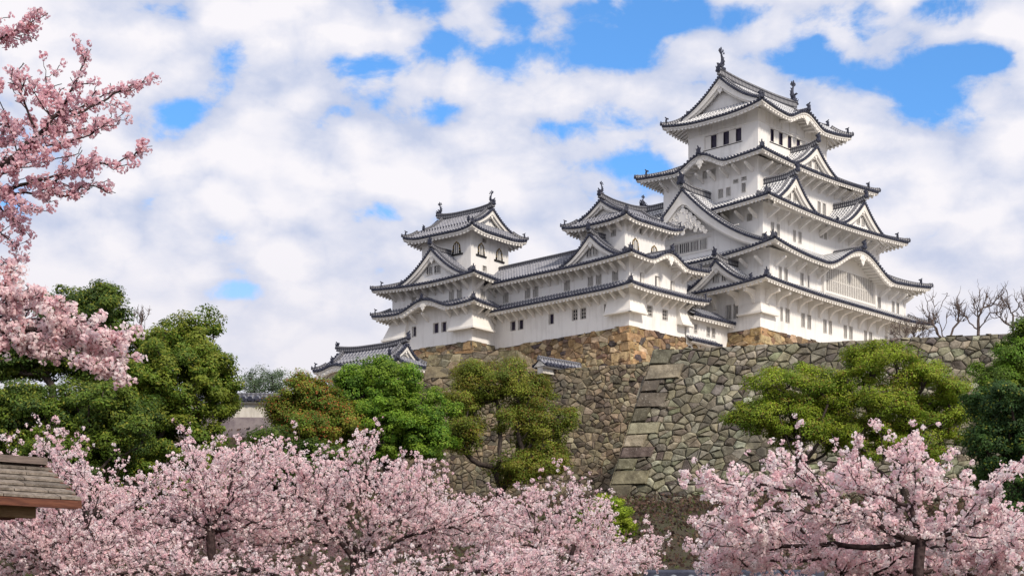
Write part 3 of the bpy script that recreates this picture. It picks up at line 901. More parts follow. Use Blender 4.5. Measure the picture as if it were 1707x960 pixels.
def wall_face(sm, C0, d, n, La, H, topz, batter, seed, sx, sy, pal, corner_a=False, corner_b=False, proud=.12, block=(2.0, 1.1, .95), dz=0.0, cpal=None):
    """battered dry-stone face; a along d from corner C0, h up from the foot; batter(depth below top) -> outward shift"""
    def F(a, h, o):
        dep = max(0.0, H - h); b = batter(dep)
        aa = a - (b * (1 - a / La) if corner_a else 0) + (b * (a / La) if corner_b else 0)
        return (C0[0] + d[0] * aa + n[0] * (b + o), C0[1] + d[1] * aa + n[1] * (b + o), topz - H + h + dz * a / La)
    rng = random.Random(seed)
    for poly in stone_cells(La, H, sx, sy, seed):
        sm.stone(F, poly, pick(rng, pal), rng, proud)
    sm.back(F, La, H)
    cp = cpal or pal
    for side, on in ((0, corner_a), (1, corner_b)):
        if not on: continue
        h = H; k = 0
        lw, sw, bh = block
        while h > 0:
            hh = bh * rng.uniform(.85, 1.25)
            ln = (lw if (k + side) % 2 else sw) * rng.uniform(.85, 1.2)
            a0, a1 = (-.12, ln) if side == 0 else (La - ln, La + .12)
            poly = [(a0, max(0, h - hh)), (a1, max(0, h - hh + rng.uniform(-.1, .1))), (a1 + rng.uniform(-.15, .15), h + rng.uniform(-.04, .04)), (a0, h)]
            if side == 1: poly = [(a0 + rng.uniform(-.15, .15), max(0, h - hh)), (a1, max(0, h - hh)), (a1, h), (a0, h)]
            sm.stone(F, poly, pick(rng, cp), rng, proud * .4, .05, -.2, .10 if proud < .19 else .27)
            h -= hh; k += 1
    return F

PAL_FG = [(0.257, 0.242, 0.182), (0.312, 0.301, 0.234), (0.201, 0.187, 0.146), (0.357, 0.351, 0.286), (0.142, 0.130, 0.109), (0.266, 0.252, 0.187), (0.115, 0.100, 0.092), (0.284, 0.252, 0.198), (0.224, 0.227, 0.161), (0.170, 0.153, 0.135)]
PAL_MID = [(.20, .165, .115), (.26, .22, .155), (.155, .125, .092), (.30, .255, .185), (.10, .082, .066), (.235, .19, .13), (.18, .16, .118)]
PAL_GOLD = [(.34, .245, .140), (.40, .305, .190), (.27, .185, .11), (.22, .15, .10), (.43, .345, .23), (.19, .13, .095), (.32, .245, .16), (.09, .072, .072), (.36, .235, .125)]
PAL_GOLDC = [(.40, .265, .135), (.43, .31, .18), (.35, .235, .13)]

# great front wall: one battered corner, long face towards us
fa = W(1092, 583, 139.6); fb = W(1690, 555, 132.0)
dl = math.hypot(fb[0] - fa[0], fb[1] - fa[1]); fd = ((fb[0] - fa[0]) / dl, (fb[1] - fa[1]) / dl); fn = (fd[1], -fd[0])
bat = lambda dd: .27 * min(dd, 12.2) + .05 * max(0, dd - 12.2)
sm = StoneMesh()
wall_face(sm, fa, fd, fn, 46.0, 17.5, fa[2], bat, 11, .88, .70, PAL_FG, corner_a=True, block=(2.6, 1.5, 1.15), proud=.20, cpal=[(.29, .275, .20), (.22, .205, .145), (.34, .32, .25), (.125, .10, .09), (.17, .15, .12)])
wall_face(sm, fa, (-fn[0], -fn[1]), (-fd[0], -fd[1]), 20.0, 17.5, fa[2], bat, 12, 1.5, 1.1, PAL_FG, corner_a=True, block=(2.6, 1.5, 1.15))
tag(sm.build('stone_wall', M_STONE), 'tall grey green battered stone wall whose sharp corner slopes down below the white castle', 'stone wall', 'dry stone retaining walls')
# rubble wall behind it
ma = W(640, 630, 170.0); mb_ = W(1120, 608, 159.0)
dl = math.hypot(mb_[0] - ma[0], mb_[1] - ma[1]); md = ((mb_[0] - ma[0]) / dl, (mb_[1] - ma[1]) / dl); mn = (md[1], -md[0])
sm = StoneMesh()
wall_face(sm, (ma[0], ma[1], 0), md, mn, 33.0, 18.0, 29.6, lambda q: .20 * q, 21, .78, .64, PAL_MID, proud=.15, dz=.3)
tag(sm.build('stone_wall', M_STONE), 'brownish rubble wall of small stones running in behind the grey green corner', 'stone wall', 'dry stone retaining walls')
# stepped block under the west turret
sm = StoneMesh()
sa = W(716, 596, 184.0); sb = W(862, 590, 181.0)
dl = math.hypot(sb[0] - sa[0], sb[1] - sa[1]); d_ = ((sb[0] - sa[0]) / dl, (sb[1] - sa[1]) / dl)
wall_face(sm, (sa[0], sa[1]), d_, (d_[1], -d_[0]), dl, 7, 35.0, lambda q: .15 * q, 31, 1.25, .9, PAL_MID, corner_b=True, corner_a=True, block=(2.4, 1.3, 1.4), cpal=[(.22, .20, .13), (.18, .155, .10)])
wall_face(sm, (sb[0], sb[1]), (-d_[1], d_[0]), (d_[0], d_[1]), 12, 7, 35.0, lambda q: .15 * q, 32, 1.25, .9, PAL_MID, corner_a=True, block=(2.4, 1.3, 1.4))
tag(sm.build('stone_wall', M_STONE), 'low stepped stone platform with mossy corner blocks under the left white turret', 'stone wall', 'dry stone retaining walls')

# ================================================================== CASTLE KEEP
def keep():
    r = thing('castle_keep', 'tallest white castle keep of stacked grey tiled roofs with fish ornaments on its top ridge', 'castle keep', (K0[0], K0[1], KZ), KANG)
    T1, T2, T3, T4, T5 = (0, 37.5, 0, 26), (2.5, 37.4, .25, 25.6), (4.2, 33.8, 2.5, 23.5), (6.6, 30.6, 5, 21), (9.6, 26.8, 7, 18.9)
    R1, R2, R3, R4, R5 = (-2.75, 40.25, -2.75, 28.75), (0, 40.2, -2.3, 28.1), (1.3, 36.9, -.45, 26.4), (4.0, 33.4, 2.4, 23.9), (7.0, 29.5, 4.5, 21.6)
    # first storey
    ops = {'S': [(a, b, c, d_, 'bars', 1) for a, b, c, d_ in ((4.55, 5.05, 1.6, 3.35), (5.76, 6.67, 1.56, 3.38), (9.52, 10.3, 1.52, 3.31), (10.97, 11.82, 1.48, 3.31), (14.9, 15.65, 1.5, 3.26), (16.27, 17.0, 1.5, 3.26),
                 (20.1, 20.83, 1.51, 3.24), (21.48, 22.3, 1.52, 3.26), (25.4, 26.1, 1.5, 3.24), (26.77, 27.5, 1.5, 3.24), (31, 31.75, 1.5, 3.24), (32.4, 33.1, 1.5, 3.24))],
           'W': [(4.57, 5.43, 1.75, 3.6, 'bars', 2), (3.55, 4.25, 1.75, 3.6, 'bars', 1), (12, 12.9, 1.7, 3.5, 'bars', 2)]}
    walled(r, T1, 0, 6.15, ops)
    chute(r, T1, 'S', 0, 3.3, 3.3, 2.0, .55, 'a')
    chute(r, T1, 'W', 0, 3.2, 3.3, 2.0, .55, 'a')
    skirt_roof(r, T2, R1, 5.35, 7.0, .55, T1)
    brackets(r, T1, 'S', lin(1.3, 36.5, 15), 5.05, 2.1, True)
    brackets(r, T1, 'W', (1.0, 3.6, 7.2, 10.5, 14), 5.05, 2.1, True)
    gable(r, R1, 'W', 8.25, 5.2, 5.75, 9.2, -.45, -5.6, wall_in=.9, bw=.55, pend=.75, wins=((7.3, 7.75, 6.55, 7.5, 1), (8.3, 9.2, 6.55, 7.5, 3)), fin=1.0)
    # second storey
    ops = {'S': [(a - 2.5, b - 2.5, c, d_, 'bars', 1) for a, b, c, d_ in ((4.6, 5.2, 6.98, 8.75), (5.9, 6.6, 6.98, 8.75), (9.69, 10.39, 6.95, 8.72), (11.11, 11.8, 6.9, 8.72), (29.5, 30.3, 6.86, 8.65), (33.45, 34.1, 6.86, 8.63), (34.75, 35.4, 6.87, 8.65))]
           + [(15.3 - 2.5, 28.2 - 2.5, 7.3, 10.8, 'lattice', 27)], 'W': []}
    walled(r, T2, 5.2, 10.9, ops)
    lb = MB(); F = Side(T2, 'S')      # projecting frame of the great lattice
    for (a, b, z0, z1, o) in ((12.35, 12.8, 5.9, 10.8, .42), (25.7, 26.15, 5.9, 10.8, .42), (12.8, 25.7, 7.0, 7.3, .36), (12.8, 25.7, 6.3, 7.0, .30), (8.5, 8.75, 6.0, 10.2, .1)):
        lb.hexa([F(a, -.02, z0), F(b, -.02, z0), F(b, o, z0), F(a, o, z0), F(a, -.02, z1), F(b, -.02, z1), F(b, o, z1), F(a, o, z1)])
    lb.build('lattice_frame', M_TRIM, r)
    skirt_roof(r, T3, R2, 10.2, 12.95, 1.15, T2, bumps={'S': [(21.4, 9.2, 3.2)], 'N': [(20, 8, 2.6)]}, Lc=8)
    rb = MB(); F = Side(R2, 'S')
    rb.sweep([F(21.4, .1, 13.55), F(21.4, -1.5, 13.58), F(21.4, -4.7, 13.6)], [(-.26, -.15), (-.24, .35), (0, .55), (.24, .35), (.26, -.15)])
    rb.build('undulating_gable_ridge', M_RIDGE, r); finial(r, F(21.4, .1, 13.6), (0, -1), 1.15)
    kp = MB(); pendant_shape(kp, F, 21.4, -.15, 12.75, .95); kp.build('gable_pendant', M_TRIM, r)
    brackets(r, T2, 'S', [1.2, 3.8, 6.2, 8.9, 11.4, 27.5, 30, 32.4, 34.2], 9.75, 1.7)
    brackets(r, T2, 'W', [1.2, 3.6], 9.75, 1.7)
    g, _ = gable(r, R2, 'W', 15.3, 13.6, 11.25, 20.5, -.35, -7.4, wall_in=1.55, bw=1.0, pend=.84, carved=True, wz=10.9, fin=1.5, ridge_h=.95,
          wins=[(a + 2.3, b + 2.3, 12.3, 13.55, 4) for a, b in ((10.0, 11.0), (11.4, 12.6), (12.9, 14.45), (14.8, 16.1))] + [(13.4 + 1.0, 14.2 + 1.0, 16.3, 17.2, 0)])
    fr = MB(); F = Side(R2, 'W')
    for (a, b, z0, z1) in ((11.6, 19.4, 13.75, 13.95), (11.6, 19.4, 11.95, 12.15), (7, 24, 14.5, 14.62)):
        fr.hexa([F(a, -1.92, z0), F(b, -1.92, z0), F(b, -1.78, z0), F(a, -1.78, z0), F(a, -1.92, z1), F(b, -1.92, z1), F(b, -1.78, z1), F(a, -1.78, z1)])
    fr.build('window_rail', M_TRIM, g)
    # third storey
    ops = {'S': [(a - 4.2, b - 4.2, c, d_, 'bars', n) for a, b, c, d_, n in ((6.08, 6.75, 13.7, 15.28, 1), (7.45, 8.1, 13.7, 15.28, 1), (11.33, 11.94, 13.7, 15.2, 1), (12.64, 13.34, 13.7, 15.2, 1), (17.91, 18.6, 15.4, 16.4, 2), (19.0, 19.66, 15.4, 16.4, 2), (29, 29.7, 13.7, 15.2, 1))],
           'W': [(4.26 - 2.5, 5.0 - 2.5, 15.45, 16.35, 'bars', 2)]}
    walled(r, T3, 11.4, 17.75, ops)
    skirt_roof(r, T4, R3, 17.0, 19.6, .65, T3)
    brackets(r, T3, 'S', lin(1.0, 28.8, 12), 16.65, 1.9)
    brackets(r, T3, 'W', (1.0, 3.2, 5.4), 16.65, 1.9)
    for sd in 'SN':
        for (p, hw) in ((6.9, 5.3), (24.2, 6.0)):
            gable(r, R3, sd, p, hw, 17.2, 21.3, -.35, -6.0, wall_in=.74, bw=.66, pend=.7, wins=((p - .95, p - .35, 18.3, 19.2, 1), (p + .35, p + .95, 18.3, 19.2, 1)) if sd == 'S' else ())
    # fourth storey
    ops = {'S': [(a - 6.6, b - 6.6, c, d_, 'bars', n) for a, b, c, d_, n in ((21.3, 22.0, 19.9, 21.55, 1), (22.6, 23.35, 19.9, 21.55, 1), (10.3, 11.0, 19.95, 21.5, 1), (11.6, 12.3, 19.95, 21.5, 1))],
           'W': [(a - 5, b - 5, c, d_, 'bars', n) for a, b, c, d_, n in ((10.73, 11.46, 20.22, 21.39, 2), (9.47, 10.14, 20.23, 21.37, 2), (6.96, 7.57, 20.25, 21.48, 1), (11.95, 12.84, 23.36, 24.4, 3), (13.47, 14.11, 23.37, 24.4, 2))]
           + [(a - 5, b - 5, c, d_, 'grid', 0) for a, b, c, d_ in ((8.19, 8.95, 21.75, 22.2), (6.83, 7.61, 21.85, 22.3))]}
    walled(r, T4, 18.2, 24.75, ops)
    skirt_roof(r, T5, R4, 24.1, 26.7, .7, T4, bumps={'W': [(10.4, 4.6, 1.75)], 'E': [(10.4, 4.6, 1.75)]})
    F = Side(R4, 'W'); rb = MB()
    rb.sweep([F(10.4, .1, 25.9), F(10.4, -1.5, 25.95), F(10.4, -3.0, 26.0)], [(-.24, -.15), (-.22, .3), (0, .45), (.22, .3), (.24, -.15)])
    rb.build('undulating_gable_ridge', M_RIDGE, r); finial(r, F(10.4, .1, 25.95), (-1, 0), 1.0)
    kp = MB(); pendant_shape(kp, F, 10.4, -.15, 25.25, .8); kp.build('gable_pendant', M_TRIM, r)
    brackets(r, T4, 'S', lin(.8, 23.2, 12), 23.8, 1.9)
    brackets(r, T4, 'W', lin(.8, 15.2, 8), 23.8, 1.9)
    gable(r, R4, 'S', 13.7, 6.1, 24.3, 28.0, -.35, -5.2, wall_in=.74, bw=.66, pend=.7, wins=((12.6, 13.2, 25.1, 26.0, 1), (14.2, 14.8, 25.1, 26.0, 1)))
    # top storey
    ops = {'S': [(2.9, 11.6, 28.45, 30.35, 'shut', 4)], 'W': [(2.75, 9.1, 28.45, 30.35, 'shut', 3)]}
    walled(r, T5, 26.0, 32.4, ops)
    bd = MB()
    for sd in 'SWNE':
        F = Side(T5, sd); e = .05
        bd.hexa([F(-e, .0, 30.60), F(F.L + e, .0, 30.60), F(F.L + e, .1, 30.60), F(-e, .1, 30.60), F(-e, .0, 30.72), F(F.L + e, .0, 30.72), F(F.L + e, .1, 30.72), F(-e, .1, 30.72)])
        n = int(F.L / 1.9)
        for k in range(n + 1):
            c = F.L * k / n
            bd.hexa([F(c - .09, -.02, 30.73), F(c + .09, -.02, 30.73), F(c + .09, .08, 30.73), F(c - .09, .08, 30.73), F(c - .09, -.02, 32.3), F(c + .09, -.02, 32.3), F(c + .09, .08, 32.3), F(c - .09, .08, 32.3)])
    bd.build('wall_band', M_TRIM, r)
    IN = (9.5, 27.0, 6.6, 19.3)
    skirt_roof(r, IN, R5, 31.7, 33.55, .8, T5, bumps={'S': [(11.0, 4.9, 1.6)], 'N': [(11.0, 4.9, 1.6)]}, fascia=.4)
    F = Side(R5, 'S'); rb = MB()
    rb.sweep([F(11, .1, 33.4), F(11, -1.2, 33.45), F(11, -2.6, 33.5)], [(-.24, -.15), (-.22, .3), (0, .45), (.22, .3), (.24, -.15)])
    rb.build('undulating_gable_ridge', M_RIDGE, r); finial(r, F(11, .1, 33.4), (0, -1), 1.0)
    kp = MB(); pendant_shape(kp, F, 11.0, -.15, 32.55, .75); kp.build('gable_pendant', M_TRIM, r)
    g, path = gable(r, IN, 'W', 6.35, 6.45, 33.5, 37.85, .75, -18.2, wall_in=1.1, bw=.8, double=True, pend=1.0, fin=1.0, wz=33.0, ridge_h=1.0, lin=.52)
    a = path[0]; b = path[-1]
    shachi(r, (a[0] + .8, a[1], a[2] + .85), (-1, 0), 1.12); shachi(r, (b[0] - .8, b[1], b[2] + .85), (1, 0), 1.12)
    return r
KEEP = keep()
# its stone base
sm = StoneMesh()
nS = (-KV[0], -KV[1]); nW = (-KU[0], -KU[1])
kb = lambda q: .16 * q
wall_face(sm, kpt(0, 0), KU, nS, 38, 15, KZ + .06, kb, 41, 1.7, 1.0, PAL_GOLD, corner_a=True, block=(3.0, 1.6, 1.0), cpal=PAL_GOLDC)
wall_face(sm, kpt(0, 0), KV, nW, 26, 15, KZ + .06, kb, 42, 1.7, 1.0, PAL_GOLD, corner_a=True, block=(3.0, 1.6, 1.0), cpal=PAL_GOLDC)
tag(sm.build('stone_base', M_GOLDSTONE), 'ochre stone base showing as a low strip under the tallest keep', 'stone base', 'ochre castle bases')

# ================================================================== WEST TURRETS AND CORRIDOR
SC = .956
N0 = (15.0 * SC, 204 * SC); NZ = CAMZ + (42.354 - CAMZ) * SC
def npt(u, v): return (N0[0] + (u * KU[0] + v * KV[0]) * SC, N0[1] + (u * KU[1] + v * KV[1]) * SC)
DK = (M_TILED, M_RIDGED)
def west_turret():
    r = thing('castle_turret', 'three storey white turret right of the corridor with a curved gable on its sunny side', 'castle turret', (*N0, NZ), KANG, 'white castle turrets')
    r.scale = (SC,) * 3
    T, T3 = (0, 12.1, 0, 11.6), (1.556, 9.98, 2, 9.62)
    st = {('W', 'b'), ('E', 'b')}
    walled(r, T, 0, 5.35, {'S': [(3.7, 4.75, 1.84, 3.2, 'grid', 1), (6.89, 7.95, 1.82, 3.14, 'grid', 1)],
                          'W': [(3.62, 4.15, 1.9, 3.3, 'bars', 1), (7.31, 8.24, 1.97, 3.37, 'grid', 1), (8.79, 9.71, 2.0, 3.4, 'grid', 1)]}, sides='SWE')
    chute(r, T, 'S', 0, 2.4, 4.3, 1.75, 1.0, 'a'); chute(r, T, 'W', 0, 3.4, 4.3, 1.75, 1.0, 'a')
    chute(r, T, 'S', 9.9, 12.1, 4.2, 1.6, 1.0)
    skirt_roof(r, (-.01, 12.11, -.01, 11.6), (-2.2, 14.3, -2.2, 11.6), 4.72, 5.85, .3, T, 'SWE', straight=st, mats=DK, fascia=.26, hip_size=.8, Lc=7)
    brackets(r, T, 'S', lin(2.0, 11.6, 7), 4.5, 1.5); brackets(r, T, 'W', lin(.5, 11, 8), 4.5, 1.5)
    walled(r, T, 5.4, 9.15, {'S': [(2.2, 3.05, 5.95, 7.2, 'shut', 1), (5.3, 6.35, 5.9, 7.3, 'shut', 1), (8.55, 9.45, 5.85, 7.15, 'shut', 1)],
                            'W': [(1.85, 2.8, 6.08, 7.33, 'bars', 3), (4.68, 5.55, 6.08, 7.3, 'bars', 3), (6.1, 6.95, 6.08, 7.3, 'bars', 3), (10.15, 11.1, 6.1, 7.4, 'bars', 3)]}, sides='SWE')
    skirt_roof(r, (1.55, 9.98, 1.99, 11.6), (-2.2, 14.3, -2.2, 11.6), 8.5, 10.4, .45, T, 'SWE', bumps={'S': [(8.2, 4.5, 1.55)]}, straight=st, mats=DK, fascia=.26, hip_size=.85, Lc=7)
    F = Side((-2.2, 14.3, -2.2, 11.6), 'S'); rb = MB()
    rb.sweep([F(8.2, .1, 10.1), F(8.2, -1.6, 10.14), F(8.2, -4.0, 10.2)], [(-.22, -.15), (-.2, .3), (0, .45), (.2, .3), (.22, -.15)])
    rb.build('undulating_gable_ridge', M_RIDGED, r); finial(r, F(8.2, .1, 10.15), (0, -1), .9)
    kp = MB(); pendant_shape(kp, F, 8.2, -.15, 9.5, .75); kp.build('gable_pendant', M_TRIM, r)
    brackets(r, T, 'S', (.9, 3.3, 8.9, 11.2), 8.25, 1.5); brackets(r, T, 'W', lin(.6, 10.9, 8), 8.25, 1.5)
    gable(r, (-2.2, 14.3, -2.2, 11.6), 'W', 7.7, 5.3, 8.85, 12.4, -.75, -4.4, DK, wall_in=.8, bw=.5, pend=.8, wins=((6.95, 7.6, 9.75, 10.75, 2), (7.95, 8.75, 9.7, 10.7, 2)), fin=.95, ridge_h=.6)
    ops = {'W': [(1.5, 2.34, 12.4, 13.2, 'bars', 2)], 'S': [(3.0, 3.9, 13.0, 13.6, 'grid', 0)]}
    walled(r, T3, 9.6, 14.65, ops)
    arched_window(r, T3, 'S', 2.1, 10.5, 1.5, 1.75); arched_window(r, T3, 'S', 6.05, 10.5, 1.5, 1.5)
    IN = (1.2, 10.3, 2.0, 9.6)
    skirt_roof(r, IN, (-.2, 11.7, .25, 11.4), 14.05, 15.3, .5, T3, mats=DK, fascia=.26, hip_size=.8, Lc=6)
    brackets(r, T3, 'S', lin(.6, 7.8, 6), 13.95, 1.15); brackets(r, T3, 'W', lin(.6, 7, 5), 13.95, 1.15)
    g, path = gable(r, IN, 'W', 3.8, 3.95, 15.25, 17.45, .15, -9.2, DK, wall_in=.8, bw=.42, double=True, pend=.55, fin=.8, ridge_h=.62, wz=14.9, lin=.5)
    a, b = path[0], path[-1]
    shachi(r, (a[0] + .5, a[1], a[2] + .5), (-1, 0), .6); shachi(r, (b[0] - .5, b[1], b[2] + .5), (1, 0), .6)
    return r
WT = west_turret()
def corridor():
    r = thing('castle_corridor', 'long two storey white corridor wing between the two smaller turrets', 'castle wing', (*npt(0, 11.62), NZ), KANG)
    r.scale = (SC,) * 3
    L = 15.5; T = (0, 8, 0, L)
    st = {('W', 'a'), ('W', 'b'), ('E', 'a'), ('E', 'b')}; o = 11.6
    walled(r, T, 0, 5.35, {'W': [(12.96 - o, 13.84 - o, 2.06, 3.4, 'dark', 0), (18.54 - o, 19.47 - o, 2.1, 3.41, 'dark', 0), (20.01 - o, 20.95 - o, 2.13, 3.41, 'dark', 0)]}, sides='WEN')
    skirt_roof(r, (-.01, 8.01, 0, L), (-2.2, 10.2, 0, L), 4.72, 5.85, 0, T, 'WE', straight=st, mats=DK, fascia=.26, hips=False)
    brackets(r, T, 'W', lin(.6, 13.5, 10), 4.5, 1.5)
    walled(r, T, 5.4, 9.15, {'W': [(15.8 - o, 16.7 - o, 6.12, 7.46, 'bars', 3), (17.28 - o, 18.19 - o, 6.15, 7.46, 'bars', 3), (21.35 - o, 22.3 - o, 6.17, 7.46, 'bars', 3)]}, sides='WEN')
    skirt_roof(r, (3.9, 4.1, 0, L), (-2.2, 10.2, 0, L), 8.5, 12.0, 0, T, 'WE', straight=st, mats=DK, fascia=.26, hips=False)
    brackets(r, T, 'W', lin(.6, 13.5, 10), 8.25, 1.5)
    rb = MB()
    rb.sweep([(4, -1.5, 11.95), (4, L, 11.95)], [(-.28, -.2), (-.28, .35), (-.34, .4), (-.2, .58), (0, .64), (.2, .58), (.34, .4), (.28, .35), (.28, -.2)])
    rb.build('ridge', M_RIDGED, r)
    return r
corridor()
IANG = R(51.5); IU = (math.cos(IANG), math.sin(IANG)); IV = (-math.sin(IANG), math.cos(IANG))
I0 = (-5.427 * SC, 216.763 * SC); IZ = CAMZ + (42.83 - CAMZ) * SC
def inui_turret():
    r = thing('castle_turret', 'leftmost white castle turret with bell shaped windows and an undulating lower eave', 'castle turret', (*I0, IZ), IANG, 'white castle turrets')
    r.scale = (SC,) * 3
    T, T3 = (0, 13, 0, 14.75), (2.7, 11.04, 2.5, 11.54)
    O2 = (-2.1, 15.1, -2.1, 16.85)
    walled(r, T, 0, 5.6, {'W': [(10.21, 10.92, 1.86, 3.22, 'dark', 0), (6.05, 7.0, 1.86, 3.22, 'dark', 0), (4.64, 5.5, 1.86, 3.2, 'dark', 0)]})
    chute(r, T, 'W', 0, 3.45, 4.3, 1.7, 1.05, 'a'); chute(r, T, 'S', 0, 3.6, 4.3, 1.7, 1.05, 'a'); chute(r, T, 'W', 11.7, 14.75, 4.3, 1.7, 1.05, 'b')
    skirt_roof(r, (-.01, 13.01, -.01, 14.76), O2, 4.85, 6.0, .3, T, bumps={'W': [(9.3, 5.2, 1.4)]}, mats=DK, fascia=.26, hip_size=.8, Lc=6)
    F = Side(O2, 'W'); rb = MB()
    rb.sweep([F(9.3, .1, 6.3), F(9.3, -1.0, 6.33), F(9.3, -2.1, 6.36)], [(-.2, -.15), (-.18, .25), (0, .4), (.18, .25), (.2, -.15)])
    rb.build('undulating_gable_ridge', M_RIDGED, r); finial(r, F(9.3, .1, 6.3), (-1, 0), .75)
    kp = MB(); pendant_shape(kp, F, 9.3, -.15, 5.75, .7); kp.build('gable_pendant', M_TRIM, r)
    brackets(r, T, 'W', (.7, 2.2, 3.6, 7.9, 10.2, 11.9, 13.4), 4.65, 1.45); brackets(r, T, 'S', (.8, 2.4, 4.0, 5.6), 4.65, 1.45)
    walled(r, T, 5.5, 9.2, {'W': [(10.21, 11.01, 6.15, 7.35, 'bars', 3), (3.28, 4.07, 6.01, 7.3, 'bars', 3), (1.86, 2.67, 6.03, 7.3, 'bars', 3)], 'S': [(1.82, 2.68, 6.07, 7.36, 'bars', 3)]})
    skirt_roof(r, (2.69, 11.05, 2.49, 11.55), O2, 8.4, 10.6, .5, T, mats=DK, fascia=.26, hip_size=.85, Lc=6)
    brackets(r, T, 'W', lin(.7, 14, 10), 8.2, 1.45); brackets(r, T, 'S', (.8, 2.4, 4.0, 5.6), 8.2, 1.45)
    gable(r, O2, 'W', 8.4, 6.5, 8.8, 13.25, -.7, -5.0, DK, wall_in=.8, bw=.5, pend=.95, wins=((7.35, 8.3, 9.95, 10.95, 2), (8.8, 9.75, 9.95, 10.95, 2)), fin=.95, ridge_h=.6)
    walled(r, T3, 10.0, 16.35, {'S': [(2.5, 3.3, 14.85, 15.4, 'grid', 0), (2.6, 3.4, 10.9, 11.6, 'grid', 0)]})
    arched_window(r, T3, 'S', 2.2, 12.95, 1.55, 1.75); arched_window(r, T3, 'S', 6.2, 12.95, 1.55, 1.75); arched_window(r, T3, 'W', 2.55, 13.1, 1.6, 1.75)
    IN = (2.6, 11.14, 2.0, 12.0)
    skirt_roof(r, IN, (.75, 12.95, .6, 13.45), 15.75, 17.15, .55, T3, mats=DK, fascia=.4, hip_size=.8, Lc=6)
    g, path = gable(r, IN, 'S', 4.27, 4.45, 17.1, 19.75, .1, -10.1, DK, wall_in=.8, bw=.46, double=True, pend=.6, fin=.8, ridge_h=.65, wz=16.7, lin=.5)
    a, b = path[0], path[-1]
    shachi(r, (a[0], a[1] + .5, a[2] + .5), (0, -1), .66); shachi(r, (b[0], b[1] - .5, b[2] + .5), (0, 1), .66)
    return r
inui_turret()
# ochre base under the corridor and both turrets
sm = StoneMesh()
wb = lambda q: .17 * q
BS = (2.8, 1.5, 1.05)
wall_face(sm, npt(0, 0), KV, nW, 26 * SC, 12, NZ + .05, wb, 51, 1.15, .85, PAL_GOLD, corner_a=True, block=BS, cpal=PAL_GOLDC, proud=.13)
wall_face(sm, npt(0, 0), KU, nS, 15 * SC, 12, NZ + .05, wb, 52, 1.15, .85, PAL_GOLD, corner_a=True, block=BS, cpal=PAL_GOLDC, proud=.13)
tag(sm.build('stone_base', M_GOLDSTONE), 'ochre stone base with big corner blocks under the corridor and the curved gable turret', 'stone base', 'ochre castle bases')
sm = StoneMesh()
wall_face(sm, I0, IV, (-IU[0], -IU[1]), 14.75 * SC, 10, IZ + .05, wb, 53, 1.2, .85, PAL_GOLD[:6] + PAL_MID, corner_a=True, block=(2.6, 1.4, 1.3), cpal=PAL_GOLDC + PAL_MID[:2], proud=.13)
wall_face(sm, I0, IU, (-IV[0], -IV[1]), 9 * SC, 10, IZ + .05, wb, 54, 1.2, .85, PAL_GOLD[:6] + PAL_MID, corner_a=True, block=(2.6, 1.4, 1.3), cpal=PAL_GOLDC + PAL_MID[:2], proud=.13)
tag(sm.build('stone_base', M_GOLDSTONE), 'brown stone base under the turret with bell shaped windows', 'stone base', 'ochre castle bases')

def link():
    r = thing('castle_passage', 'low white passage with small tiled roofs joining the turret to the tall keep', 'castle wing', (K0[0], K0[1], KZ), KANG)
    T = (-9.0, -.08, 5.1, 10.5)
    walled(r, T, -8, 1.6, {'S': [(1.6, 2.25, -1.0, .15, 'grid', 1), (4.3, 4.95, -1.05, .15, 'grid', 1), (5.4, 6.1, -1.05, .15, 'grid', 1)]}, sides='SN')
    st = {('S', 'a'), ('S', 'b'), ('N', 'a'), ('N', 'b')}
    skirt_roof(r, (-9, -.08, 6.6, 9.0), (-9, -.08, 3.8, 11.8), 1.0, 2.6, 0, T, 'SN', straight=st, mats=DK, hips=False, fascia=.3)
    skirt_roof(r, (-9, -2.6, 5.09, 10.51), (-9, -2.6, 4.1, 11.5), -2.2, -1.6, 0, T, 'SN', straight=st, mats=DK, hips=False, fascia=.22, rafters=False, name='lower_roof')
    return r
link()

# gate turret half hidden by the round green tree
def gate_turret():
    a = R(54)
    P = W(664, 640, 186.0)
    z0 = 27.0
    r = thing('gate_turret', 'low gate turret whose dark tiled gabled roof rises behind the bright green tree', 'turret', (P[0], P[1], z0), a)
    T = (1.2, 5.4, 1.4, 12.2); O = (0, 6.6, 0, 13.6)
    walled(r, T, 0, 8.2, {}, m=M_CREAM)
    IN = (1.3, 5.3, 1.5, 12.3)
    skirt_roof(r, IN, O, 7.55, 8.6, .35, T, bumps={'W': [(10.2, 3.4, .75)]}, mats=DK, fascia=.26, hip_size=.75, Lc=5)
    gable(r, IN, 'S', 2.0, 2.25, 8.55, 10.3, .15, -10.9, DK, wall_in=.6, bw=.36, double=True, pend=.5, fin=.85, ridge_h=.55, lin=.5)
    return r
gate_turret()

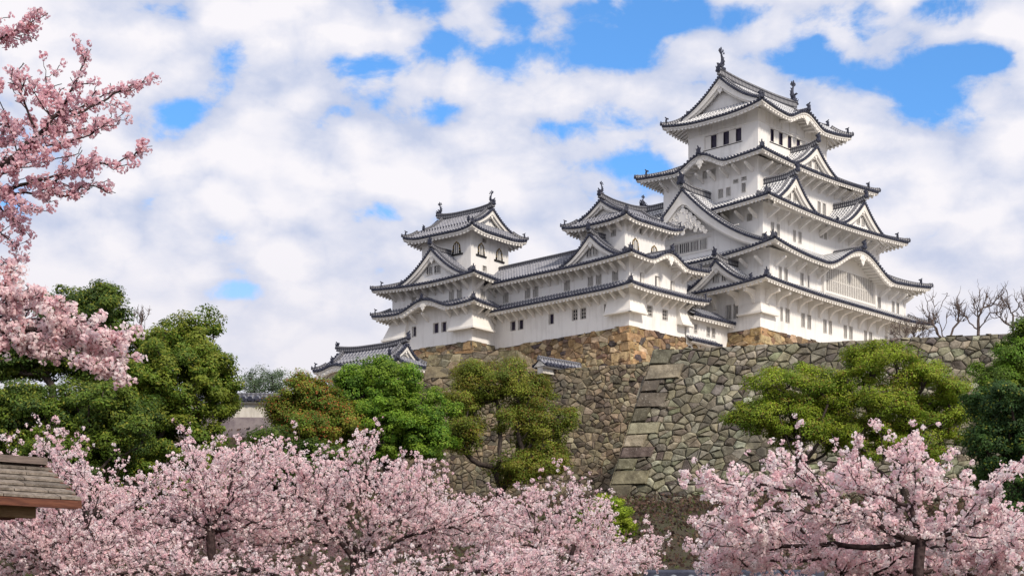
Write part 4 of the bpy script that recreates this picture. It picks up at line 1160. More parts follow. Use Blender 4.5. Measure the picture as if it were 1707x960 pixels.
def tiled_wall(name, label, loc, rz, L, h, th=.9, ov=.55, rise=.55, m=M_OLDPLASTER, mats=DK, group=None, lower=None, rid=.4):
    r = thing(name, label, 'wall', loc, rz, group)
    mb = MB(); mb.box(0, L, -th / 2, th / 2, 0, h - .02); mb.build('wall_body', m, r)
    if lower:
        mb = MB(); mb.box(-.05, L + .05, -th / 2 - .12, th / 2 + .12, 0, lower); mb.build('wall_footing', M_STONE if False else simple('weathered_board', (.16, .13, .15), (.28, .24, .25), 1.2), r)
    st = {('S', 'a'), ('S', 'b'), ('N', 'a'), ('N', 'b')}
    T = (0, L, -th / 2, th / 2); O = (-.2, L + .2, -th / 2 - ov, th / 2 + ov)
    skirt_roof(r, (-.2, L + .2, -.05, .05), O, h + .12, h + .12 + rise, 0, T, 'SN', straight=st, mats=mats, hips=False, fascia=.16, rafters=False)
    mb = MB()
    for x in (-.02, L + .02):
        s = -1 if x < 1 else 1
        mb.poly_prism([(x, -th / 2 - ov * .8, h - .02), (x, th / 2 + ov * .8, h - .02), (x, 0, h + rise + .02)], (s * .1, 0, 0))
    mb.build('gable_end', m, r)
    mb = MB()
    mb.sweep([(-.28, 0, h + .1 + rise), (L + .28, 0, h + .1 + rise)], [(-.2, -.1), (-.2, rid * .6), (0, rid), (.2, rid * .6), (.2, -.1)]); mb.build('ridge', mats[1], r)
    return r
p = W(380, 672, 120.0)
tiled_wall('plaster_wall', 'pale plastered wall with grey tiled coping beyond the round evergreens', (p[0] - 4, 120.0, p[2] - 8.4), R(1), 11.0, 8.5, .7, .38, .34, rid=.26, lower=7.3)
p = W(905, 618, 158.5)
tiled_wall('plaster_wall', 'short white wall with tiled gable end perched on the rubble wall', (p[0] - .2, 162.4, 29.2), R(44), 5.6, .72, .8, .55, .6)
p = W(1090, 950, 46.0)
tiled_wall('plaster_wall', 'tile topped wall along the bottom edge under the right cherry tree', (p[0], 46.0, 0), R(0), 4.6, p[2] - .80, .9, .62, .50, mats=(M_TILE, M_TILEEND), rid=.22)

# ================================================================== LEFT GATE HOUSE ROOF (near)
def gate_house():
    rng = random.Random(3)
    YR = 19.4
    rx, _, rzz = W(70, 766, YR)          # right end of the ridge
    depth, rise = 1.06, .50
    zr = rzz - .10; ze = zr - rise
    r = thing('gate_house', 'weathered wooden board roof on reddish beams low beside the pink blossom', 'roofed gate', (rx, YR, 0), R(38))
    x1, x0 = .06, -6.5                   # local x of the right and left end; y = 0 is the ridge
    sh = attr_mat('shingle_board', .85, 0, 14, .25)
    for sg in (-1, 1):
        mb = MB(); cols = []
        n = 6
        for k in range(n):
            x = x0 - rng.uniform(0, .4)
            while x < x1 - .01:
                wd = min(rng.uniform(.35, .7), x1 - x)
                if x1 - (x + wd) < .12: wd = x1 - x
                a, b = k / n, (k + 1.3) / n
                y0, y1 = sg * depth * (1 - a), sg * depth * (1 - min(1, b))
                z0_, z1_ = ze + rise * a + .036, ze + rise * min(1, b) + .012
                g_ = .005; t_ = .026 + rng.uniform(-.005, .005)
                mb.hexa([(x + g_, y0, z0_), (x + wd - g_, y0, z0_), (x + wd - g_, y1, z1_ - .012), (x + g_, y1, z1_ - .012),
                         (x + g_, y0, z0_ + t_), (x + wd - g_, y0, z0_ + t_), (x + wd - g_, y1, z1_ + .004), (x + g_, y1, z1_ + .004)])
                c = rng.uniform(.75, 1.2); cols += [(.215 * c, .185 * c, .160 * c)] * 8
                x += wd
        mb.hexa([(x0, 0, zr - .06), (x1 - .02, 0, zr - .06), (x1 - .02, sg * depth * .985, ze - .045), (x0, sg * depth * .985, ze - .045),
                 (x0, 0, zr), (x1 - .02, 0, zr), (x1 - .02, sg * depth * .985, ze + .02), (x0, sg * depth * .985, ze + .02)])
        cols += [(.12, .07, .05)] * 8
        o = mb.build('roof_slope', sh, r)
        a = o.data.attributes.new('Col', 'FLOAT_COLOR', 'POINT'); a.data.foreach_set('color', np.array([(*c, 1) for c in cols], dtype=np.float32).ravel())
        mb = MB()
        mb.hexa([(x1 - .05, sg * depth, ze - .06), (x1, sg * depth, ze - .06), (x1, sg * .012, zr - .06), (x1 - .05, sg * .012, zr - .06),
                 (x1 - .05, sg * depth, ze + .03), (x1, sg * depth, ze + .03), (x1, sg * .012, zr + .03), (x1 - .05, sg * .012, zr + .03)])
        mb.build('verge_board', M_WOOD, r)
        mb = MB(); mb.box(x0, x1 - .06, sg * depth - .03, sg * depth + .03, ze - .07, ze + .026); mb.build('eave_beam', M_WOOD, r)
        mb = MB(); mb.box(x0, x1 - .42, sg * depth * .62 - .07, sg * depth * .62 + .07, ze - .17, ze + .06); mb.build('purlin', M_WOODP, r)
    mb = MB(); mb.box(x0, x1 - .04, -.13, .13, zr + .03, zr + .075); mb.box(x0, x1 - .02, -.08, .08, zr + .076, zr + .12)
    mb.build('ridge_board', simple('ridge_timber', (.13, .10, .09), (.20, .16, .14), 6, .85, .2, (1, 6, 6)), r)
    for x in (-.95, -3.2, -5.6):
        mb = MB(); mb.box(x - .08, x + .08, -depth * .60 - .2, depth * .6 + .2, ze - .34, ze - .175); mb.build('cross_beam', M_WOOD, r)
        for sg in (-1, 1):
            mb = MB(); mb.box(x - .08, x + .08, sg * depth * .60 - .08, sg * depth * .60 + .08, 0, ze - .34); mb.build('post', M_WOODP, r)
        mb = MB(); mb.box(x - .06, x + .06, -.06, .06, ze - .17, zr - .07); mb.build('king_post', M_WOODP, r)
gate_house()

# ================================================================== VEGETATION
def lobe(px, py, rx, ry, y, ryd):
    c = W(px, py, y)
    return (c[0], y, c[2], rx / FPX * y, ryd, ry / FPX * y)
def sample_lobes(lobes, n, rng, shell=.35, sub=0):
    if sub:
        ex = []
        for l in lobes:
            for k in range(sub):
                d_ = rng.normal(size=3); d_[2] = abs(d_[2]) * .8; d_ /= np.linalg.norm(d_); q = rng.uniform(.2, .48)
                ex.append(tuple(np.array(l[:3]) + d_ * np.array(l[3:]) * rng.uniform(.8, 1.12)) + tuple(np.array(l[3:]) * q))
        lobes = [tuple(l[:3]) + tuple(np.array(l[3:]) * .93) for l in lobes] + ex
    vols = np.array([l[3] * l[4] * l[5] for l in lobes]) ** .8; vols /= vols.sum()
    out = []
    for l, c in zip(lobes, np.maximum(3, (vols * n).astype(int))):
        d_ = rng.normal(size=(c, 3)); d_ /= np.linalg.norm(d_, axis=1)[:, None]
        r_ = rng.uniform(shell ** 3, 1, size=(c, 1)) ** (1 / 3)
        out.append(np.array(l[:3]) + d_ * r_ * np.array(l[3:]))
    return np.concatenate(out)
def grow(base, fork, attr, bf=.35, stem=5, sag=.10):
    """balanced minimum spanning tree from the trunk through the attractors"""
    base, fork = np.array(base, float), np.array(fork, float)
    P = [base + (fork - base) * i / stem for i in range(stem + 1)]
    par = [-1] + list(range(stem)); pl = [0.0] + [np.linalg.norm(fork - base) / stem * (i + 1) for i in range(stem)]
    order = np.argsort(np.linalg.norm(attr - fork, axis=1))
    A = np.zeros((len(P) + 2 * len(attr), 3)); A[:len(P)] = P
    L_ = np.full(len(A), 1e9); L_[:len(P)] = pl
    L_[:stem] = 1e9
    n = len(P)
    for k in order:
        a = attr[k]
        dd = np.linalg.norm(A[:n] - a, axis=1)
        c = dd + bf * L_[:n]
        j = int(np.argmin(c))
        d_ = dd[j]
        m = (A[j] + a) / 2 + np.array((0, 0, -sag * d_)) 
        A[n] = m; par.append(j); L_[n] = L_[j] + d_ / 2; n += 1
        A[n] = a; par.append(n - 1); L_[n] = L_[n - 1] + d_ / 2; n += 1
    A = A[:n]
    return A, np.array(par)
def radii(A, par, r0, ex=2.35, rmax=1e9):
    n = len(A); acc = np.zeros(n)
    kids = np.bincount(par[1:], minlength=n)
    for i in range(n - 1, 0, -1):
        if acc[i] == 0: acc[i] = r0 ** ex
        acc[par[i]] += acc[i]
    return np.minimum(np.maximum(acc, r0 ** ex) ** (1 / ex), rmax), kids
def branch_mesh(name, A, par, rad, m, parent, rng, sides=6, jit=.12, minr=0.0):
    V, Fc = [], []
    nb = 0
    for i in range(1, len(A)):
        j = par[i]
        if rad[i] < minr: continue
        a, b = A[j], A[i]
        d_ = b - a; l = np.linalg.norm(d_)
        if l < 1e-5: continue
        t = d_ / l
        s_ = np.cross(t, (0.31, 0.17, 0.93)); s_ /= np.linalg.norm(s_) + 1e-9; u_ = np.cross(t, s_)
        k = sides if rad[i] > .03 else 4
        ang = np.arange(k) * 2 * math.pi / k
        ring = np.cos(ang)[:, None] * s_ + np.sin(ang)[:, None] * u_
        ra, rb_ = min(rad[j], rad[i] * 1.25), rad[i]
        mid = (a + b) / 2 + rng.normal(size=3) * l * jit * .5
        V += [a - t * ra * .3 + ring * ra, mid + ring * (ra + rb_) / 2, b + ring * rb_]
        for q in range(2):
            for e in range(k):
                e2 = (e + 1) % k
                Fc.append((nb + q * k + e, nb + q * k + e2, nb + (q + 1) * k + e2, nb + (q + 1) * k + e))
        nb += 3 * k
    me = bpy.data.meshes.new(name)
    me.from_pydata(np.concatenate(V).tolist(), [], Fc); me.materials.append(m)
    me.polygons.foreach_set('use_smooth', [True] * len(me.polygons))
    o = bpy.data.objects.new(name, me); C.objects.link(o); o.parent = parent
    return o
def scatter(name, cen, nrm, size, col, m, parent, rng, shape='leaf', aspect=.55):
    """one small face per centre: a pointed leaf (4 corners) or a five-petalled flower (5 corners)"""
    n = len(cen)
    nrm = nrm / (np.linalg.norm(nrm, axis=1)[:, None] + 1e-9)
    rv = rng.normal(size=(n, 3)); t = np.cross(nrm, rv); t /= np.linalg.norm(t, axis=1)[:, None] + 1e-9
    b = np.cross(nrm, t); s_ = size[:, None]
    if shape == 'leaf':
        k = 4
        pts = np.stack([cen - t * s_ * .5, cen + b * s_ * aspect * .5 + nrm * s_ * .08, cen + t * s_ * .5, cen - b * s_ * aspect * .5 + nrm * s_ * .08], 1)
    else:
        k = 5
        ang = np.arange(k) * 2 * math.pi / k
        pts = cen[:, None] + (np.cos(ang)[None, :, None] * t[:, None] + np.sin(ang)[None, :, None] * b[:, None]) * s_[:, None] * .5
    me = bpy.data.meshes.new(name)
    me.vertices.add(n * k); me.vertices.foreach_set('co', pts.astype(np.float32).ravel())
    me.loops.add(n * k); me.loops.foreach_set('vertex_index', np.arange(n * k, dtype=np.int32))
    me.polygons.add(n); me.polygons.foreach_set('loop_start', np.arange(0, n * k, k, dtype=np.int32))
    me.polygons.foreach_set('loop_total', np.full(n, k, dtype=np.int32))
    a = me.attributes.new('Col', 'FLOAT_COLOR', 'POINT')
    c4 = np.concatenate([col, np.ones((n, 1))], 1).astype(np.float32)
    a.data.foreach_set('color', np.repeat(c4, k, 0).ravel())
    me.materials.append(m); me.update(); me.validate()
    o = bpy.data.objects.new(name, me); C.objects.link(o); o.parent = parent
    return o

def leafy_tree(name, label, cat, base, lobes, n_attr, per, leaf, pal, seed, group=None, fork_k=.38, r0=.035, clump=.70, flat=.62, shell=.5, tips=None, tipf=0.0, bf=.35, m=None, trunk_x=None):
    rng = np.random.default_rng(seed)
    r = thing(name, label, cat, base, 0, group)
    b = np.array(base)
    A0 = sample_lobes(lobes, int(n_attr * 1.1), rng, shell, 4)
    top = A0.mean(0)
    fork = np.array((b[0] * .6 + top[0] * .4, b[1] * .6 + top[1] * .4, b[2] + (np.percentile(A0[:, 2], 50) - b[2]) * fork_k))
    A, par = grow(b, fork, A0, bf)
    rad, kids = radii(A, par, r0)
    branch_mesh('trunk', A - b, par, rad, M_BARK, r, rng)
    # leaves sit in flattened clumps round the branch ends
    cl = A0 - b
    nc = len(cl); per = int(per * 2.2); leaf = leaf * .64
    crown_c = np.array([l[:3] for l in lobes]) - b
    idx = np.repeat(np.arange(nc), per)
    off = rng.normal(size=(len(idx), 3)); off /= np.linalg.norm(off, axis=1)[:, None]
    rr = rng.uniform(.25, 1, size=(len(idx), 1)) ** .6
    csz = rng.uniform(.65, 1.3, size=nc)[idx][:, None] * clump
    cen = cl[idx] + off * rr * csz * np.array((1, 1, flat))
    near = np.argmin(((cl[:, None] - crown_c[None]) ** 2).sum(2), 1)
    outw = (cl - crown_c[near])[idx]; outw /= np.linalg.norm(outw, axis=1)[:, None] + 1e-9
    nrm = off * .8 + outw * .6 + np.array((0, 0, .55)) + rng.normal(size=off.shape) * .45
    pal = np.array(pal)
    base_c = pal[rng.integers(0, len(pal), nc)][idx] * rng.uniform(.8, 1.2, size=nc)[idx][:, None]
    col = base_c * rng.uniform(.75, 1.3, size=(len(idx), 1))
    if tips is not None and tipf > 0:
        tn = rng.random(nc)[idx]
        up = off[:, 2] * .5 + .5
        sel = rng.random(len(idx)) < tipf * np.clip(up * 1.6, 0, 1) * (.35 + 1.3 * tn)  # more tips on the upper side of clumps; the pale green ones paint highlights
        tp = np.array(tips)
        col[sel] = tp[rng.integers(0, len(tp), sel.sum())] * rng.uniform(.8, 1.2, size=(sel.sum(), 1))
    size = leaf * rng.uniform(.65, 1.35, size=len(idx))
    scatter('crown', cen, nrm, size, col, m or M_LEAF, r, rng)
    return r

G_DARK = [(0.075, 0.133, 0.022), (0.098, 0.164, 0.024), (0.060, 0.109, 0.022), (0.128, 0.187, 0.026)]
G_MID = [(0.124, 0.202, 0.025), (0.155, 0.234, 0.027), (0.101, 0.169, 0.022), (0.186, 0.242, 0.031)]
G_BRIGHT = [(0.115, 0.232, 0.022), (0.155, 0.281, 0.024), (0.095, 0.197, 0.022), (0.189, 0.302, 0.030)]
G_OLIVE = [(0.176, 0.228, 0.028), (0.216, 0.266, 0.032), (0.144, 0.199, 0.028), (0.240, 0.256, 0.036)]
G_YELLOW = [(0.202, 0.301, 0.024), (0.257, 0.347, 0.026), (0.163, 0.256, 0.024), (0.296, 0.365, 0.033)]
T_RED = [(.42, .13, .04), (.36, .17, .04), (.30, .10, .035)]
T_HIGHLIGHT = [(.24, .27, .035), (.30, .30, .045), (.20, .25, .03)]  # fresh-leaf yellow-green, put on clump tops to stand in for highlights
T_OR = [(.22, .12, .03), (.20, .15, .03)]
def at(px, y, z=None):
    x = (px - CXP) / FPX * y
    return (x, y, ground_z(x, y) - .1 if z is None else z)

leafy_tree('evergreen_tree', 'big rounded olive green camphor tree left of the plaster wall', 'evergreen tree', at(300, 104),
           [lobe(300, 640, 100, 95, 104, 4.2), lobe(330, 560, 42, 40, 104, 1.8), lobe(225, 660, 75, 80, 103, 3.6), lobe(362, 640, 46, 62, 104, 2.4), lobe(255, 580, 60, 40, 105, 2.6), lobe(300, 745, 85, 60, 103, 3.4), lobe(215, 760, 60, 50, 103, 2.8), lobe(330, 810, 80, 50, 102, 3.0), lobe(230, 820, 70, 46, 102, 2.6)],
           720, 95, .30, G_MID, 101, 'evergreen trees below the castle', tips=T_HIGHLIGHT, tipf=.34)
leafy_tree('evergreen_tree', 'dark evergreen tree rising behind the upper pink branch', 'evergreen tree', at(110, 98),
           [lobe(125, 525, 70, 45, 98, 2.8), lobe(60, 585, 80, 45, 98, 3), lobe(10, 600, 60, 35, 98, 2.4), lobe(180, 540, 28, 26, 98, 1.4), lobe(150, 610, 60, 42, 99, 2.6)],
           360, 95, .28, G_DARK, 102, 'evergreen trees below the castle', fork_k=.6, r0=.03, tips=T_HIGHLIGHT, tipf=.18)
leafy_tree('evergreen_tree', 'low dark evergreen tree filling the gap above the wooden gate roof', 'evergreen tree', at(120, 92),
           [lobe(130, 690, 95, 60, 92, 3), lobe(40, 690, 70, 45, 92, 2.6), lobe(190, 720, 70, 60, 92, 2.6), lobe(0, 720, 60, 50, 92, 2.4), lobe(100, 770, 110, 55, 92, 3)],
           420, 95, .27, G_DARK + G_MID[:2], 103, 'evergreen trees below the castle', tips=T_HIGHLIGHT, tipf=.2)
leafy_tree('evergreen_tree', 'low dark green tree under the plaster wall, mostly behind pink blossom', 'evergreen tree', at(470, 108),
           [lobe(450, 760, 60, 50, 108, 2.4), lobe(520, 780, 60, 44, 108, 2.4), lobe(420, 800, 50, 44, 108, 2.0)], 230, 95, .28, G_DARK, 113, 'evergreen trees below the castle')
leafy_tree('feathery_tree', 'pale feathery green tree showing over the plaster wall', 'tree', at(440, 140),
           [lobe(440, 635, 34, 26, 140, 2), lobe(415, 640, 18, 22, 140, 1.2), lobe(462, 640, 16, 24, 140, 1.2), lobe(440, 665, 40, 22, 140, 1.8)],
           150, 26, .20, [(.13, .19, .10), (.16, .22, .13), (.10, .16, .08)], 104, r0=.02, clump=.6)
leafy_tree('maple_tree', 'olive tree with orange red new leaves left of the bright green tree', 'tree', at(510, 113),
           [lobe(500, 655, 34, 30, 113, 1.7), lobe(535, 665, 36, 34, 113, 1.8), lobe(472, 682, 24, 26, 113, 1.2), lobe(520, 715, 62, 40, 113, 2.4), lobe(575, 700, 30, 34, 114, 1.6)],
           300, 90, .25, G_OLIVE + G_MID[:1], 105, tips=T_RED, tipf=.22)
leafy_tree('evergreen_tree', 'bright fresh green domed tree in front of the gate turret', 'evergreen tree', at(650, 116),
           [lobe(640, 640, 62, 55, 116, 2.6), lobe(700, 690, 50, 55, 116, 2.4), lobe(595, 680, 45, 55, 116, 2.2), lobe(640, 720, 90, 55, 116, 3.2), lobe(715, 735, 42, 40, 115, 2.0), lobe(570, 650, 18, 22, 116, 1.0)],
           520, 95, .27, G_BRIGHT, 106, 'evergreen trees below the castle', tips=[(.22, .34, .03), (.26, .36, .04)], tipf=.3)  # paler green tips paint the highlight on this crown's clump tops
leafy_tree('evergreen_tree', 'open crowned olive tree with visible dark limbs before the brown rubble wall', 'evergreen tree', at(826, 124),
           [lobe(830, 640, 62, 34, 124, 2.0), lobe(780, 672, 40, 34, 124, 1.8), lobe(885, 665, 42, 36, 124, 1.8), lobe(770, 725, 40, 34, 124, 1.6), lobe(905, 720, 46, 48, 124, 2.0), lobe(850, 700, 30, 22, 123, 1.2), lobe(800, 625, 40, 22, 124, 1.4), lobe(870, 780, 50, 34, 123, 2), lobe(920, 765, 26, 30, 124, 1.4)],
           330, 115, .24, G_OLIVE, 107, 'evergreen trees below the castle', fork_k=.25, r0=.045, clump=.95, flat=.55, tips=T_OR, tipf=.22, bf=.5, shell=.3)
leafy_tree('evergreen_shrub', 'small yellow green shrub between the pink blossom and the stone corner', 'shrub', at(1015, 100),
           [lobe(1010, 842, 24, 20, 100, 1.0), lobe(985, 866, 26, 20, 100, 1.0), lobe(1035, 868, 22, 22, 100, 1.0), lobe(1010, 890, 40, 24, 100, 1.4)],
           110, 90, .22, G_YELLOW, 108, clump=.5)
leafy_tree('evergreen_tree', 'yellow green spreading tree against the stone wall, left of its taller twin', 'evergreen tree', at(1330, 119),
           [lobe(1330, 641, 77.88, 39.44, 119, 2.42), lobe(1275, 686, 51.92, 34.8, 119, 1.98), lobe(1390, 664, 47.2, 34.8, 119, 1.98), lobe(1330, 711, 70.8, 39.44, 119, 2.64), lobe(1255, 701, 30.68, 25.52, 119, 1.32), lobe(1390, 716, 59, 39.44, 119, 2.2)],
           270, 115, .24, G_YELLOW, 109, 'evergreen trees below the castle', fork_k=.45, r0=.04, clump=.85, flat=.55, tips=T_HIGHLIGHT + T_OR[:1], tipf=.34, bf=.45)
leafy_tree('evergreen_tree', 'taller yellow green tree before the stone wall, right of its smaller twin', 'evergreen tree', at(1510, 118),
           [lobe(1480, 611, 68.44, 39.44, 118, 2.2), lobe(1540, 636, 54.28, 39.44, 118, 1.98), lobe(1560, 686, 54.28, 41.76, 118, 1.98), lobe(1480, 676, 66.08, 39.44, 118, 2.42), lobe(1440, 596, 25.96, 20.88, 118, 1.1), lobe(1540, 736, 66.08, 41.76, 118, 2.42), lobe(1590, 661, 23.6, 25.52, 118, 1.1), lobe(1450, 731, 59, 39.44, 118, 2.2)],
           320, 115, .24, G_YELLOW, 110, 'evergreen trees below the castle', fork_k=.45, r0=.045, clump=.85, flat=.55, tips=T_HIGHLIGHT + T_OR[:1], tipf=.34, bf=.45)
leafy_tree('evergreen_tree', 'deep green tree with a lighter top at the right edge', 'evergreen tree', at(1680, 84),
           [lobe(1690, 600, 34, 40, 84, 1.3), lobe(1670, 640, 40, 36, 84, 1.4), lobe(1720, 560, 30, 30, 84, 1.2), lobe(1720, 650, 50, 60, 84, 1.8)],
           240, 95, .21, G_MID + G_BRIGHT[:2], 111, 'evergreen trees below the castle', clump=.55)
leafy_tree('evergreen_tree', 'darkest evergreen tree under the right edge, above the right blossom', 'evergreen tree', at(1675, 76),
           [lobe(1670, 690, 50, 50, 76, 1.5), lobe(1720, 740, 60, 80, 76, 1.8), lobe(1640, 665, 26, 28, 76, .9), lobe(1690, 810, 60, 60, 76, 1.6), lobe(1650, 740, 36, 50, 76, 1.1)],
           330, 100, .19, [(.050, .110, .030), (.065, .135, .030), (.040, .090, .026)], 112, 'evergreen trees below the castle', clump=.5, tips=T_HIGHLIGHT, tipf=.12)

def unit(v): return v / (np.linalg.norm(v) + 1e-9)
# bare trees on the wall top
def bare_tree(label, base, lobes, n, seed, r0=.016, fork_k=.35, bf=.62, cat='bare tree', name='bare_tree', group='bare trees on the wall', rmax=.30, twl=(.5, 1.3)):
    rng = np.random.default_rng(seed)
    r = thing(name, label, cat, base, 0, group); b = np.array(base)
    A0 = sample_lobes(lobes, n, rng, .3)
    top = A0.mean(0)
    fork = np.array((b[0] * .75 + top[0] * .25, b[1], b[2] + (np.percentile(A0[:, 2], 30) - b[2]) * fork_k))
    A, par = grow(b, fork, A0, bf, 3, .08)
    rad, _ = radii(A, par, r0 * 1.9, 1.95, rmax)
    A, par, rad = list(A), list(par), list(rad)
    for e in range(5, len(A)):
        for _ in range(rng.poisson(1.8)):
            d_ = unit(A[e] - A[par[e]]); l = rng.uniform(*twl)
            d1 = unit(d_ * .6 + rng.normal(size=3) * .45 + np.array((0, 0, .55))); pv = e
            for q in range(3):
                A.append(A[pv] + unit(d1 + rng.normal(size=3) * .2) * l / 3); par.append(pv); rad.append(r0 * (1.5 - .4 * q)); pv = len(A) - 1
    branch_mesh('trunk', np.array(A) - b, np.array(par), np.array(rad), M_BAREBARK, r, rng, jit=.25)
    return r
tz = 27.1
bare_tree('leafless pollarded tree nearest the end of the keep on the wall', at(1574, 141, tz), [lobe(1572, 520, 40, 28, 141, 1.6), lobe(1545, 535, 20, 18, 141, 1), lobe(1600, 520, 16, 24, 141, 1), lobe(1570, 495, 18, 14, 141, 1)], 42, 201)
bare_tree('leafless tree with forked trunk, middle of the three on the wall', at(1628, 140, tz), [lobe(1650, 505, 34, 26, 140, 1.6), lobe(1618, 520, 22, 24, 140, 1), lobe(1665, 498, 20, 16, 140, 1)], 37, 222)
bare_tree('leafless tree cut by the right edge of the picture', at(1688, 139, tz), [lobe(1692, 512, 34, 28, 139, 1.5), lobe(1715, 500, 26, 26, 139, 1), lobe(1668, 520, 16, 20, 139, 1)], 37, 243)
bare_tree('reddish brown leafless bush on the wall below the keep eave', at(1515, 143, tz), [lobe(1505, 550, 26, 18, 143, 1.2), lobe(1535, 552, 22, 16, 143, 1)], 110, 204, .008, .2, .6, 'bare shrub', 'bare_shrub', rmax=.08, twl=(.3, .8))
p_ = at(236, 110); bare_tree('dry leafless treetop poking above the rounded camphor tree', (p_[0], p_[1], p_[2]), [lobe(228, 524, 9, 9, 110, .5), lobe(242, 518, 8, 9, 110, .5), lobe(236, 535, 8, 8, 110, .4)], 20, 205, .012, .9, .9, 'bare tree', 'dead_tree', None, rmax=.10, twl=(.2, .5))

# ------------------------------------------------------------------ cherry trees
P_COL = np.array([(.95, .785, .80), (.96, .86, .865), (.93, .715, .745), (.97, .915, .91), (.89, .62, .665)])
P_CAL = np.array([(.38, .13, .14), (.30, .11, .09), (.46, .20, .22)])
def cherry(label, base, fork, lobes=None, n=60, seed=1, lines=None, flower=.032, puff=.044, per=13, r0=.0045, pal=P_COL, bf=.55, calyx=.075, shell=.45, rmax=.14, ex=2.25,
           twigs=5.8, tlen=(.22, .62), upb=.28, perm=14.0, spread=.06, y=30.0, dj=.5):
    """skeleton from the fork to points of the crown (or along given boughs), straight side shoots at sharp angles, blossom balls along the shoots"""
    rng = np.random.default_rng(seed)
    r = thing('cherry_tree', label, 'cherry tree', base, 0, 'cherry trees in full blossom'); b = np.array(base, float)
    if lines is None:
        A0 = sample_lobes(lobes, n, rng, shell)
        A, par = grow(b, np.array(fork), A0, bf, 4, .05)
        A = list(A); par = list(par)
    else:
        A = [b + (np.array(fork) - b) * q / 4 for q in range(5)]; par = [-1, 0, 1, 2, 3]
        for ln in lines:
            dz_ = rng.normal() * dj
            P = [np.array(W(px, py, y + dz_ * (k / max(1, len(ln) - 1)))) for k, (px, py) in enumerate(ln)]
            Q = []
            for k in range(len(P) - 1):
                m = max(1, int(np.linalg.norm(P[k + 1] - P[k]) / .14))
                Q += [P[k] + (P[k + 1] - P[k]) * q / m + rng.normal(size=3) * .010 for q in range(m)]
            Q.append(P[-1])
            arr = np.array(A[4:]); j_ = 4 + int(np.argmin(np.linalg.norm(arr - Q[0], axis=1)))
            for q in Q: A.append(q); par.append(j_); j_ = len(A) - 1
    nsk = len(A)
    tw = []                                           # (index of end node) of every shoot: blossom goes here
    sk = list(range(5, nsk))
    for e in sk:
        a, c = A[par[e]], A[e]; L_ = np.linalg.norm(c - a)
        if L_ < 1e-4: continue
        d_ = (c - a) / L_
        k = rng.poisson(L_ * twigs)
        for _ in range(k):
            t = rng.random(); p0 = a + (c - a) * t
            side = unit(np.cross(d_, rng.normal(size=3)))
            ang = rng.uniform(.35, .95)
            d1 = unit(d_ * math.cos(ang) + side * math.sin(ang) + np.array((0, 0, upb)))
            l1 = rng.uniform(*tlen)
            A.append(p0); par.append(par[e] if t < .5 else e); prev = len(A) - 1
            for q in range(2):
                A.append(A[prev] + unit(d1 + rng.normal(size=3) * .12) * l1 / 2); par.append(prev); prev = len(A) - 1; tw.append(prev)
                if rng.random() < .75:
                    s2 = unit(np.cross(d1, rng.normal(size=3)))
                    A.append(A[prev] + unit(d1 * .7 + s2 * .75 + np.array((0, 0, .1))) * l1 * rng.uniform(.25, .55)); par.append(prev); tw.append(len(A) - 1)
    A = np.array(A); par = np.array(par); tw = np.array(tw + [q for q in range(5, nsk)])
    rad = np.zeros(len(A)); kids = np.bincount(par[par >= 0], minlength=len(A))
    depth = np.zeros(len(A), int)
    order = sorted(range(1, len(A)), key=lambda q: q)
    # pipe model, children may come before or after their parent in the list
    for q in order:
        p_ = par[q]; depth[q] = depth[p_] + 1 if p_ < q else 0
    for q in sorted(range(1, len(A)), key=lambda q: -depth[q]):
        if rad[q] == 0: rad[q] = r0 ** ex
        rad[par[q]] += rad[q]
    rad = np.minimum(np.maximum(rad, r0 ** ex) ** (1 / ex), rmax)
    branch_mesh('trunk', A - b, par, rad, M_CHERRYBARK, r, rng, jit=.10)
    ok = tw[rad[tw] < r0 * 4.2]
    ln = np.linalg.norm(A[ok] - A[par[ok]], axis=1)
    cnt = rng.poisson(ln * perm + .45)
    e = np.repeat(ok, cnt); m = len(e)
    t = rng.random((m, 1))
    c = A[e] * t + A[par[e]] * (1 - t) + rng.normal(size=(m, 3)) * spread - b
    ps = puff * rng.uniform(.55, 1.3, size=m)
    k = np.maximum(3, (per * (ps / puff) ** 1.5 * rng.uniform(.7, 1.3, m)).astype(int))
    idx = np.repeat(np.arange(m), k)
    off = rng.normal(size=(len(idx), 3)); off /= np.linalg.norm(off, axis=1)[:, None]
    rr = rng.uniform(.5, 1, size=(len(idx), 1))
    cen = c[idx] + off * rr * ps[idx][:, None]
    nrm = off + rng.normal(size=off.shape) * .35
    col = pal[rng.integers(0, len(pal), m)][idx] * .6 + pal[rng.integers(0, len(pal), len(idx))] * .4
    col = col * rng.uniform(.88, 1.06, size=(len(idx), 1))
    sel = rng.random(len(idx)) < calyx * (1.5 - rr[:, 0])
    col[sel] = P_CAL[rng.integers(0, 3, sel.sum())]
    size = flower * rng.uniform(.75, 1.25, size=len(idx)); size[sel] *= .6
    scatter('blossom', cen, nrm, size, np.clip(col, 0, .96), M_PETAL, r, rng, 'flower')
    print(label[:40], 'nodes', len(A), 'balls', m, 'flowers', len(idx))
    return r
def blobs(y, dy, *l): return [lobe(a, b_, c, d_, y, dy) for a, b_, c, d_ in l]

